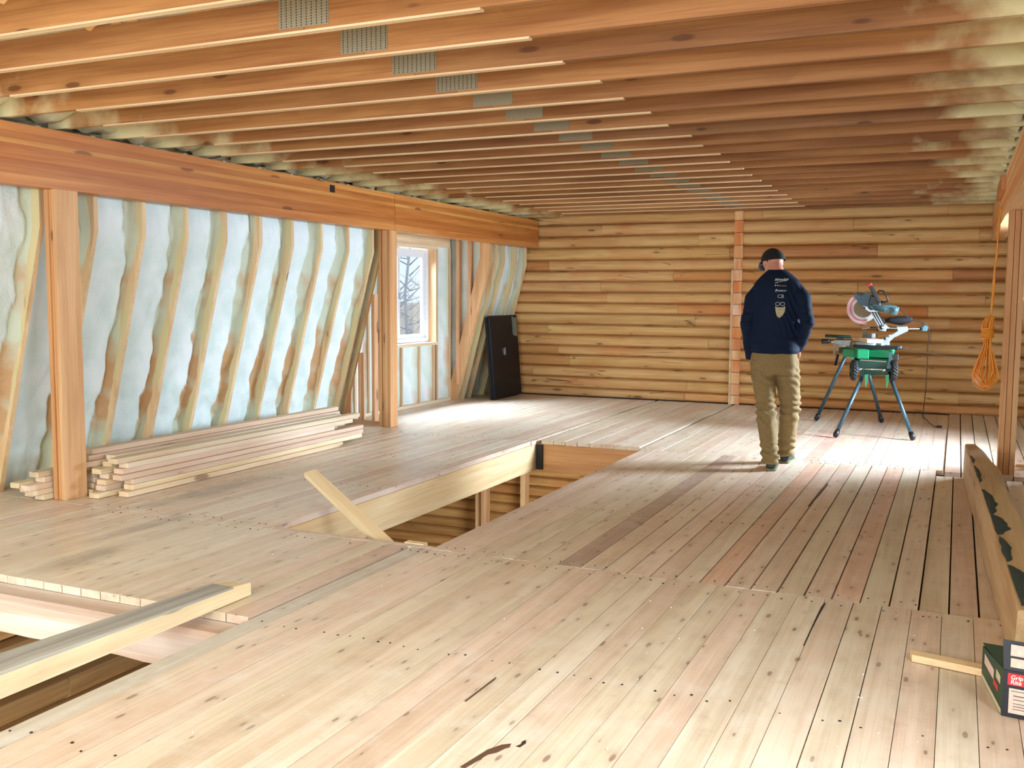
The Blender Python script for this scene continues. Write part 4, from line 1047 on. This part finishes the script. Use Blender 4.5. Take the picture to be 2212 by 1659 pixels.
# blade, guards
Cb = Vector((-0.945, 11.385, 1.352))
V, F = tube_geo([Cb-Vector((0, .0012, 0)), Cb+Vector((0, .0012, 0))], 0.150, 60); bl = mesh_obj('blade', V, F, 'blade', ms)
V, F = tube_geo([Cb-Vector((0, .008, 0)), Cb+Vector((0, .008, 0))], 0.022, 16); mesh_obj('arbor', V, F, 'legsteel', bl)
def sector(name, r0, r1, a0, a1, y0, y1, mat, n_=30):
    V = []; F = []
    for i in range(n_+1):
        a = math.radians(lerp(a0, a1, i/n_)); c_, s_ = math.cos(a), math.sin(a)
        for rr_, yy in ((r0, y0), (r1, y0), (r1, y1), (r0, y1)): V.append((Cb.x+rr_*c_, yy, Cb.z+rr_*s_))
    for i in range(n_):
        for k in range(4): a = i*4+k; b = i*4+(k+1) % 4; F.append((a, b, b+4, a+4))
    F.append((0, 3, 2, 1)); e = n_*4; F.append((e, e+1, e+2, e+3))
    return mesh_obj(name, V, F, mat, ms)
sector('upper_guard', 0.03, 0.168, 30, 128, 11.355, 11.415, 'legsteel')
sector('lower_guard', 0.11, 0.172, 110, 285, 11.362, 11.366, 'guardclear'); sector('lower_guard', 0.166, 0.172, 110, 285, 11.362, 11.41, 'guardclear')
sector('guard_stripe', 0.128, 0.136, 120, 290, 11.358, 11.361, 'redp')
sector('guard_plate', 0.0, 0.10, 100, 330, 11.368, 11.372, 'plate')
plate3('guard_nose', [(-1.02, 1.51), (-1.01, 1.53), (-0.955, 1.525), (-0.93, 1.505), (-0.96, 1.49), (-1.0, 1.495)], 11.35, 11.42, 'black')
# motor housing and handle
g = plate3('gear_case', [(-0.87, 1.50), (-0.83, 1.485), (-0.77, 1.42), (-0.76, 1.37), (-0.86, 1.33), (-0.90, 1.36), (-0.885, 1.43)], 11.31, 11.40, 'black', bev=0.01)
V, F = tube_geo([(-0.885, 11.29, 1.385), (-0.84, 11.29, 1.37), (-0.78, 11.29, 1.358), (-0.70, 11.29, 1.352), (-0.62, 11.29, 1.335), (-0.585, 11.29, 1.325)], [(0.02, 0.012), (0.045, 0.03), (0.05, 0.034), (0.055, 0.045), (0.055, 0.052), (0.035, 0.04)], 16)
mo = mesh_obj('motor', V, F, 'motor', ms, smooth=True)
for k_ in range(5): tube('motor_vent', [(-0.84+k_*0.005, 11.245, 1.378-k_*0.012), (-0.72, 11.232, 1.374-k_*0.013)], 0.0025, 'black', mo, 5)
for k_ in range(5): tube('motor_rib', [(-0.655+k_*0.016, 11.228, 1.37), (-0.665+k_*0.016, 11.228, 1.305)], 0.003, 'black', mo, 5)
bar('handle', (-0.88, 11.33, 1.60), (-0.775, 11.33, 1.41), 0.042, 0.055, 'black', ms, up=(0, 1, 0), bev=0.01)
bar('handle_cap', (-0.892, 11.33, 1.625), (-0.872, 11.33, 1.59), 0.046, 0.058, 'redp', ms, up=(0, 1, 0), bev=0.01)
tube('carry_loop', [(-0.80, 11.33, 1.52), (-0.785, 11.33, 1.545), (-0.745, 11.33, 1.54), (-0.715, 11.33, 1.50), (-0.695, 11.33, 1.45), (-0.70, 11.33, 1.43), (-0.735, 11.33, 1.42), (-0.77, 11.33, 1.43)], 0.0095, 'black', ms, 8)
V, F = tube_geo([(-0.72, 11.42, 1.22), (-0.66, 11.43, 1.225), (-0.56, 11.44, 1.222), (-0.48, 11.45, 1.235), (-0.445, 11.45, 1.25)], [(0.02, 0.02), (0.035, 0.035), (0.045, 0.05), (0.035, 0.035), (0.015, 0.02)], 14)
mesh_obj('dust_bag', V, F, 'blacksoft', ms, smooth=True)
tube('depth_stop', [(-0.86, 11.3, 1.148), (-0.79, 11.3, 1.15)], 0.009, 'black', ms, 8); tube('depth_rod', [(-0.945, 11.3, 1.135), (-0.86, 11.3, 1.145)], 0.005, 'chrome', ms, 6)
tube('clamp_rod', [(-0.788, 11.33, 1.13), (-0.79, 11.33, 1.03)], 0.004, 'black', ms, 6)
# workpiece
wp = bar('workpiece_board', (-0.985, 11.62, 1.008), (-0.79, 11.10, 1.008), 0.17, 0.038, 'lumber', None, tint=(1, .85, .75), bev=0.002)
tag(wp, 'short offcut board clamped flat on the mitre saw table', 'board')
# saw's own lead, down to the floor
P = [(-0.589, 11.3, 1.368), (-0.52, 11.3, 1.30), (-0.456, 11.31, 1.233), (-0.38, 11.33, 1.215), (-0.315, 11.34, 1.194), (-0.275, 11.35, 1.14), (-0.275, 11.38, 1.05), (-0.283, 11.45, 0.92), (-0.282, 11.55, 0.75), (-0.292, 11.8, 0.55), (-0.31, 12.3, 0.33), (-0.335, 12.8, 0.10), (-0.335, 12.98, 0.012), (-0.30, 12.85, 0.008), (-0.255, 12.5, 0.008), (-0.205, 12.2, 0.008), (-0.16, 12.08, 0.008)]
V, F = rope_curve(P, 0.0045, 6); mesh_obj('power_lead', V, F, 'cord', ms, smooth=True)
bar('plug', (-0.165, 12.08, 0.016), (-0.12, 12.04, 0.022), 0.03, 0.026, 'cord', ms, bev=0.004)
# thin cord from the stand to the right post
V, F = rope_curve([(-0.526, 11.205, 0.935), (-0.35, 11.0, 0.915), (0.0, 10.3, 0.90), (0.34, 9.17, 0.93)], 0.003, 5)
o = mesh_obj('string_line', V, F, 'cordg', None, smooth=True); tag(o, 'thin dark cord stretched from the saw stand to the right post', 'cord')

# ------------------------------------------------------------------ the man walking away
def remesh(geos, voxel, smooth_it=6):
    V = []; F = []
    for v, f_ in geos:
        k = len(V); V += [Vector(q) for q in v]; F += [tuple(i+k for i in q) for q in f_]
    me = bpy.data.meshes.new('tmp'); me.from_pydata(V, [], F)
    o = bpy.data.objects.new('tmp', me); C.objects.link(o)
    bm = bmesh.new(); bm.from_mesh(me); bmesh.ops.recalc_face_normals(bm, faces=bm.faces[:]); bm.to_mesh(me); bm.free()
    md = o.modifiers.new('r', 'REMESH'); md.mode = 'VOXEL'; md.voxel_size = voxel; md.use_smooth_shade = True
    s = o.modifiers.new('s', 'SMOOTH'); s.factor = 0.6; s.iterations = smooth_it
    dg = bpy.context.evaluated_depsgraph_get(); dg.update()
    res = bpy.data.meshes.new_from_object(o.evaluated_get(dg))
    bpy.data.objects.remove(o)
    for p in res.polygons: p.use_smooth = True
    return res
def put(name, me, mat, parent):
    me.materials.clear(); me.materials.append(M[mat])
    loc = par_loc(parent) if parent else Vector((0, 0, 0))
    o = bpy.data.objects.new(name, me); C.objects.link(o)
    if parent: o.parent = parent
    for v in me.vertices: v.co -= loc
    o.location = (0, 0, 0)
    return o
def T(pts, rads, n=20):   # vertical loft with elliptical rings (rx, ry)
    V = []; F = []
    for (x, y, z), (a, b) in zip(pts, rads):
        for k in range(n):
            t = 2*math.pi*k/n; V.append((x+a*math.cos(t), y+b*math.sin(t), z))
    for i in range(len(pts)-1):
        for k in range(n): a, b = i*n+k, i*n+(k+1) % n; F.append((a, b, b+n, a+n))
    F.append(tuple(range(n))[::-1]); F.append(tuple(range((len(pts)-1)*n, len(pts)*n)))
    return V, F
def sphere_geo(c, rx, ry, rz, R=None, nu=20, nv=14):
    V = []; F = []
    for j in range(nv+1):
        t = math.pi*j/nv
        for i in range(nu):
            p = 2*math.pi*i/nu; q = Vector((rx*math.sin(t)*math.cos(p), ry*math.sin(t)*math.sin(p), rz*math.cos(t)))
            if R: q = R @ q
            V.append(q+Vector(c))
    for j in range(nv):
        for i in range(nu): a, b = j*nu+i, j*nu+(i+1) % nu; F.append((a, a+nu, b+nu, b))
    return V, F
man_root_loc = Vector((-1.40, 8.6, 0))
FD = Vector((-0.62, 0.72, 0)).normalized()                       # where the face points
Rh = Matrix.Rotation(math.atan2(FD.y, FD.x), 3, 'Z') @ Matrix.Rotation(math.radians(22), 3, 'Y')   # local +X = face
HC = Vector((-1.478, 8.70, 1.775))
def hd(x, y, z): return HC+Rh @ Vector((x, y, z))
head = [sphere_geo(HC, 0.098, 0.078, 0.105, Rh), sphere_geo(hd(0.03, 0, -0.055), 0.066, 0.058, 0.07, Rh), sphere_geo(hd(-0.03, 0, 0.0), 0.08, 0.078, 0.085, Rh),
        sphere_geo(hd(0.104, 0, -0.022), 0.018, 0.013, 0.026, Rh), sphere_geo(hd(0.09, 0, -0.07), 0.016, 0.024, 0.012, Rh),
        sphere_geo(hd(0.085, 0.03, 0.0), 0.012, 0.015, 0.010, Rh), sphere_geo(hd(0.085, -0.03, 0.0), 0.012, 0.015, 0.010, Rh),
        sphere_geo(hd(-0.005, 0.082, -0.018), 0.020, 0.012, 0.032, Rh), sphere_geo(hd(-0.005, -0.082, -0.018), 0.020, 0.012, 0.032, Rh)]
neck = tube_geo([(-1.415, 8.60, 1.58), (-1.425, 8.615, 1.66), (-1.45, 8.66, 1.74)], [0.072, 0.066, 0.062], 18)
LL = dict(hip=(-1.52, 8.60, 0.93), knee=(-1.475, 8.56, 0.52), ank=(-1.405, 8.43, 0.10))
RL = dict(hip=(-1.325, 8.62, 0.93), knee=(-1.30, 8.78, 0.52), ank=(-1.345, 8.86, 0.10))
arms = [dict(sh=(-1.565, 8.60, 1.525), el=(-1.650, 8.53, 1.25), wr=(-1.625, 8.62, 0.95)), dict(sh=(-1.255, 8.60, 1.53), el=(-1.140, 8.50, 1.26), wr=(-1.235, 8.68, 1.04))]
body = head+[neck, T([(-1.43, 8.60, 0.86), (-1.43, 8.6, 1.1), (-1.42, 8.6, 1.35), (-1.41, 8.6, 1.52), (-1.41, 8.6, 1.6)], [(0.15, 0.1), (0.15, 0.1), (0.17, 0.1), (0.17, 0.09), (0.07, 0.07)])]
for q in (LL, RL): body.append(tube_geo([q['hip'], q['knee'], q['ank'], (q['ank'][0], q['ank'][1], 0.05)], [0.075, 0.05, 0.036, 0.036], 14))
for q in arms:
    s, e, w_ = Vector(q['sh']), Vector(q['el']), Vector(q['wr'])
    body.append(tube_geo([s, e, w_], [0.045, 0.036, 0.026], 12))
    # hand slid into the front pocket: palm, four fingers, thumb outside
    hd_ = Vector((0.04 if q is arms[0] else -0.03, 0.05, -0.11)); body.append(tube_geo([w_, w_+hd_*0.7], [(0.028, 0.018), (0.04, 0.016)], 10))
    for k in range(4):
        off = Vector((-0.027+k*0.018, 0.0, 0)); body.append(tube_geo([w_+hd_*0.65+off, w_+hd_*1.15+off, w_+hd_*(1.45+0.1*(k in (1, 2)))+off+Vector((0, 0.01, 0))], [0.009, 0.0085, 0.007], 8))
    body.append(tube_geo([w_+hd_*0.25+Vector((0, 0.02, 0)), w_+hd_*0.7+Vector((0.0, 0.045, 0.01))], [0.012, 0.009], 8))
bme = remesh(body, 0.0085, 3)
man = put('person', bme, 'skin', None); tag(man, 'man in black cap, navy long-sleeved shirt and khaki trousers walking away, head bowed', 'person')
# shirt
torso = T([(-1.425, 8.60, 0.985), (-1.425, 8.60, 1.02), (-1.425, 8.60, 1.12), (-1.42, 8.595, 1.25), (-1.415, 8.59, 1.38), (-1.41, 8.59, 1.47), (-1.41, 8.595, 1.54), (-1.412, 8.6, 1.60), (-1.418, 8.615, 1.655), (-1.428, 8.64, 1.70)],
          [(0.200, 0.145), (0.207, 0.155), (0.205, 0.155), (0.210, 0.15), (0.222, 0.15), (0.224, 0.14), (0.214, 0.128), (0.184, 0.11), (0.128, 0.094), (0.076, 0.078)], 40)
sg = [torso]
for q in arms:
    s, e, w_ = Vector(q['sh']), Vector(q['el']), Vector(q['wr'])
    sg.append(tube_geo([s+Vector((0, 0, -0.005)), s.lerp(e, 0.3)+(s-Vector((-1.41, 8.6, 1.5))).normalized()*0.022, s.lerp(e, 0.7), e, e.lerp(w_, 0.5), w_+Vector((0, 0, -0.02))], [0.066, 0.074, 0.066, 0.06, 0.053, 0.045], 20))
sme = remesh(sg, 0.0085, 8)
def wrinkle(me, fn):
    nn = [v.normal.copy() for v in me.vertices]
    for v, n_ in zip(me.vertices, nn): v.co += n_*fn(v.co)
def shirt_fold(p):
    d = 0.0
    k1 = max(0, 1-abs(p.z-1.08)/0.14)          # bunching above the hem
    d += 0.010*k1*noise.noise(Vector((p.x*9, p.y*6, p.z*26)))
    k2 = max(0, 1-abs(p.x+1.27)/0.11)*max(0, min(1, (p.z-1.05)/0.1))
    d += 0.010*k2*math.sin((p.x*1.0+p.z*0.42)*150+4*noise.noise(p*6))*max(0, 1-abs(p.z-1.32)/0.28)
    for ax_, zz in ((-1.65, 1.26), (-1.13, 1.27)):
        k3 = max(0, 1-abs(p.x-ax_)/0.09)*max(0, 1-abs(p.z-zz)/0.16); d += 0.006*k3*math.sin(p.z*95+p.y*30)
    d += 0.004*noise.noise(p*11)
    return d
wrinkle(sme, shirt_fold)
shirt = put('shirt', sme, 'navy', man)
# trousers
tg = [T([(-1.425, 8.605, 0.80), (-1.425, 8.605, 0.86), (-1.425, 8.605, 0.95), (-1.425, 8.6, 1.01)], [(0.185, 0.13), (0.200, 0.15), (0.196, 0.145), (0.188, 0.132)], 36)]
def legp(q, out):
    h, k, a = Vector(q['hip']), Vector(q['knee']), Vector(q['ank'])
    return tube_geo([h+Vector((0, 0, -0.02)), h.lerp(k, 0.35), h.lerp(k, 0.7), k, k.lerp(a, 0.35), k.lerp(a, 0.7), a+Vector((0, 0, 0.02)), a+Vector((0, 0.005, -0.035))], [(0.105, 0.13), (0.102, 0.118), (0.09, 0.102), (0.083, 0.092), (0.08, 0.088), (0.074, 0.08), (0.07, 0.074), (0.074, 0.08)], 24)
tg += [legp(LL, 0), legp(RL, 0)]
tme = remesh(tg, 0.009, 7)
def tr_fold(p):
    q = LL if p.x+ (0.0 if p.z > 0.4 else (0.9-p.z)*0.0) < -1.40+0.03*(0.9-p.z) else RL
    d = 0.004*noise.noise(p*9)
    z = p.z
    k = max(0, 1-abs(z-0.50)/0.16)+0.9*max(0, 1-abs(z-0.14)/0.14)+0.5*max(0, 1-abs(z-0.78)/0.16)
    d += 0.013*k*math.sin(z*95+5*noise.noise(Vector((p.x*8, p.y*8, z*5)))+p.x*20)
    d += 0.007*noise.noise(Vector((p.x*16, p.y*16, z*3.5)))
    return d
wrinkle(tme, tr_fold)
trous = put('trousers', tme, 'khaki', man)
# cap and bill
cg = []
V = []; F = []; nu, nv = 28, 9
for j in range(nv+1):
    t = (math.pi/2)*j/nv
    for i in range(nu):
        p = 2*math.pi*i/nu
        V.append(hd(-0.012+0.122*math.cos(t)*math.cos(p), 0.094*math.cos(t)*math.sin(p), (-0.008+0.030*math.cos(p))*(1-j/nv)+0.112*math.sin(t)))
for j in range(nv):
    for i in range(nu): a, b = j*nu+i, j*nu+(i+1) % nu; F.append((a, b, b+nu, a+nu))
capo = mesh_obj('cap', V, F, 'cap', None, smooth=True, loc=(0, 0, 0)); capo.parent = man
V = []; F = []
for j in range(5):
    rr = 0.0+j/4
    for i in range(13):
        a = math.radians(-62+124*i/12)
        x = 0.06*math.cos(a)+0.045+0.075*rr*math.cos(a)**0.6; y = 0.083*math.sin(a)
        V.append(hd(x, y, 0.028-0.035*rr*rr-1.2*y*y))
nb_ = len(V); V += [v-Rh @ Vector((0, 0, 0.005)) for v in V]
for j in range(4):
    for i in range(12):
        a = j*13+i; F.append((a, a+1, a+14, a+13)); F.append((a+nb_, a+13+nb_, a+14+nb_, a+1+nb_))
for i in range(12): a = 4*13+i; F.append((a, a+1, a+1+nb_, a+nb_)); 
bill = mesh_obj('cap_bill', V, F, 'cap', None, smooth=False, loc=(0, 0, 0)); bill.parent = capo
# short hair at the back
hg = []
V, F = sphere_geo(hd(-0.012, 0, 0.004), 0.094, 0.084, 0.075, Rh, 24, 14)
hme = mesh_obj('hair', V, F, 'hair', None, smooth=True, loc=(0, 0, 0)); hme.parent = man
# shoes
def shoe(ank, yaw_):
    Ry = Matrix.Rotation(yaw_, 3, 'Z'); a = Vector((ank[0], ank[1], 0))
    def q(x, y, z): return a+Ry @ Vector((x, y, z))
    rings = [(-0.075, 0.030, 0.060), (-0.06, 0.040, 0.085), (-0.01, 0.043, 0.098), (0.05, 0.045, 0.075), (0.11, 0.050, 0.058), (0.17, 0.045, 0.048), (0.205, 0.025, 0.035)]
    V = []; F = []; n_ = 14
    for y, wx, hz in rings:
        for k in range(n_):
            t = 2*math.pi*k/n_; V.append(q(wx*math.cos(t), y, max(0.012, 0.014+(hz-0.014)*0.5*(1+math.sin(t)))))
    for i in range(len(rings)-1):
        for k in range(n_): a_, b_ = i*n_+k, i*n_+(k+1) % n_; F.append((a_, b_, b_+n_, a_+n_))
    F.append(tuple(range(n_))[::-1]); F.append(tuple(range((len(rings)-1)*n_, len(rings)*n_)))
    s_ = mesh_obj('shoe', V, F, 'shoe', None, smooth=True, loc=(0, 0, 0)); s_.parent = man
    V = []; 
    for z in (0.0015, 0.02):
        for y, wx, hz in rings: V.append(q(-wx-0.003, y, z))
        for y, wx, hz in rings[::-1]: V.append(q(wx+0.003, y, z))
    m_ = 14; F = [tuple(range(m_))[::-1], tuple(range(m_, 2*m_))]+[(k, (k+1) % m_, (k+1) % m_+m_, k+m_) for k in range(m_)]
    so = mesh_obj('sole', V, F, 'sole', None, loc=(0, 0, 0)); so.parent = s_
shoe((-1.395, 8.46), 0.12); shoe((-1.345, 8.90), -0.05)
# print on the shirt's back, laid onto the cloth
bvh = BVHTree.FromPolygons([v.co+par_loc(man) for v in sme.vertices], [tuple(p.vertices) for p in sme.polygons])
def decal(name, V, F, x, z, mat, lift=0.003):
    out = []
    for v in V:
        p = Vector((x+v[0], 8.0, z+v[1])); hit = bvh.ray_cast(p, Vector((0, 1, 0)))
        yy = hit[0].y if hit[0] else 8.46
        out.append((p.x, yy-lift, p.z))
    o = mesh_obj(name, out, F, mat, None, loc=(0, 0, 0)); o.parent = shirt; return o
V, F = text_geo('Milwaukee', 0.030, 0.3, 0.0006); decal('lettering', [(v.x*0.84, v.y+v.x*0.06) for v in V], F, -1.420, 1.600, 'print')
decal('logo_slash', [(0, 0), (0.09, 0.022), (0.10, 0.030), (0.03, 0.014), (0.0, 0.004)], [(0, 1, 2, 3, 4)], -1.414, 1.580, 'print')
for x_ in (-1.415, -1.397): decal('logo_mark', [(0, 0.004), (0.009, 0), (0.013, 0.006), (0.004, 0.014)], [(0, 1, 2, 3)], x_, 1.556, 'print')
V, F = text_geo('Wrenner', 0.017, 0.0, 0.0); decal('lettering', [(v.x, v.y) for v in V], F, -1.382, 1.555, 'printb')
V, F = text_geo('E', 0.026, 0.3, 0.001); decal('lettering', [(v.x, v.y) for v in V], F, -1.408, 1.512, 'print')
V, F = text_geo('BRIMBLER', 0.016, 0.0, 0.0003); decal('lettering', [(v.x*1.0, v.y) for v in V], F, -1.388, 1.513, 'print')
V, F = text_geo('CB', 0.042, 0.0, -0.0004); decal('lettering', [(v.x, v.y) for v in V], F, -1.387, 1.458, 'print')
def ring(cx, cz_, rx, rz, w_=0.003, n_=18):
    V = [(cx+(rx+s*w_)*math.cos(2*math.pi*k/n_), cz_+(rz+s*w_)*math.sin(2*math.pi*k/n_)) for k in range(n_) for s in (-0.5, 0.5)]
    return V, [(2*k, 2*k+1, (2*k+3) % (2*n_), (2*k+2) % (2*n_)) for k in range(n_)]
for c_ in (-1.382, -1.342): V, F = ring(0, 0, 0.017, 0.015); decal('spectacles_print', V, F, c_, 1.408, 'print')
decal('beard_print', [(-0.040, 0.045), (-0.032, 0.052), (-0.03, 0.04), (0.03, 0.04), (0.034, 0.05), (0.042, 0.044), (0.036, 0.0), (0.02, -0.03), (-0.004, -0.05), (-0.024, -0.034), (-0.034, 0.0)],
      [(0, 1, 2), (0, 2, 10), (2, 3, 6, 10), (3, 4, 5), (3, 5, 6), (6, 7, 9, 10), (7, 8, 9)], -1.360, 1.340, 'printb', 0.009)
decal('moustache_print', [(-0.012, 0), (-0.004, 0.005), (0.0, 0.003), (0.006, 0.005), (0.014, -0.002), (0.004, 0.0), (-0.003, 0.0)], [(0, 1, 2, 6), (2, 3, 4, 5)], -1.358, 1.362, 'ink', 0.0115)

# ------------------------------------------------------------------ small litter
random.seed(5)
g = []
for k in range(70):
    x, y = rnd(-4.8, 0.0), rnd(2.0, 4.6)
    if PX0 < x < PX1+0.03 and y < PY1+0.4: continue
    s = rnd(0.001, 0.0035); g.append(([(x, y, s*1.6+0.002), (x+s, y, 0.002), (x, y+s*2, 0.002), (x-s*1.4, y, 0.002), (x, y-s, 0.002)], [(0, 1, 2), (0, 2, 3), (0, 3, 4), (0, 4, 1)]))
o = multi('wood_crumbs', g, 'crumb'); tag(o, 'scattered pale crumbs and foam bits on the near floorboards', 'debris', kind='stuff')

# ------------------------------------------------------------------ outdoors, seen through the left window
V = []; F = []; nx, ny = 24, 24
for j in range(ny+1):
    for i in range(nx+1):
        x = -8-i*4.0; y = -10+j*6.0; d = -x-8
        V.append((x, y, -3.2+0.045*d+1.2*noise.noise(Vector((x*0.05, y*0.05, 0)))))
for j in range(ny):
    for i in range(nx): a = j*(nx+1)+i; F.append((a, a+nx+1, a+nx+2, a+1))
gr = mesh_obj('ground_outside', V, F, 'ground', smooth=True); tag(gr, kind='structure')
tl = ['slim pale bare tree outside the window, %s' % s for s in ('standing nearest the right jamb', 'in the middle of the pane', 'close to the meeting stile', 'farthest behind the others', 'small one behind the left sash')]
for q, (x, y, hh) in enumerate(((-12.6, 20.6, 7), (-17.9, 30.6, 9), (-24.5, 40.5, 9))):
    random.seed(40+q)
    t_ = empty('bare_tree', (x, y, -2.9)); tag(t_, tl[q], 'tree')
    tube('trunk', [(x, y, -3.1), (x+rnd(-.1, .1), y, -1), (x+rnd(-.2, .2), y+rnd(-.2, .2), 1.5), (x+rnd(-.3, .3), y, hh*0.55), (x+rnd(-.4, .4), y, hh*0.8)], [0.08, 0.07, 0.055, 0.03, 0.01], 'treebark', t_, 7)
    gg = []
    for k in range(26):
        z = rnd(-0.8, hh*0.7); a = rnd(0, 6.28); L = rnd(0.7, 1.9); p = Vector((x, y, z)); d = Vector((math.cos(a), math.sin(a), rnd(0.2, 0.9)))
        pts = [p, p+d*L*0.5+Vector((0, 0, rnd(-.1, .1))), p+d*L+Vector((rnd(-.2, .2), rnd(-.2, .2), rnd(-.1, .2)))]
        gg.append(tube_geo(pts, [0.028, 0.016, 0.005], 5))
        for s in range(3):
            pp = p+d*L*rnd(0.3, 0.95); e = Vector((rnd(-1, 1), rnd(-1, 1), rnd(-.1, .9)))*0.5; gg.append(tube_geo([pp, pp+e], [0.009, 0.003], 4))
    multi('branches', gg, 'treebark', t_, smooth=True)
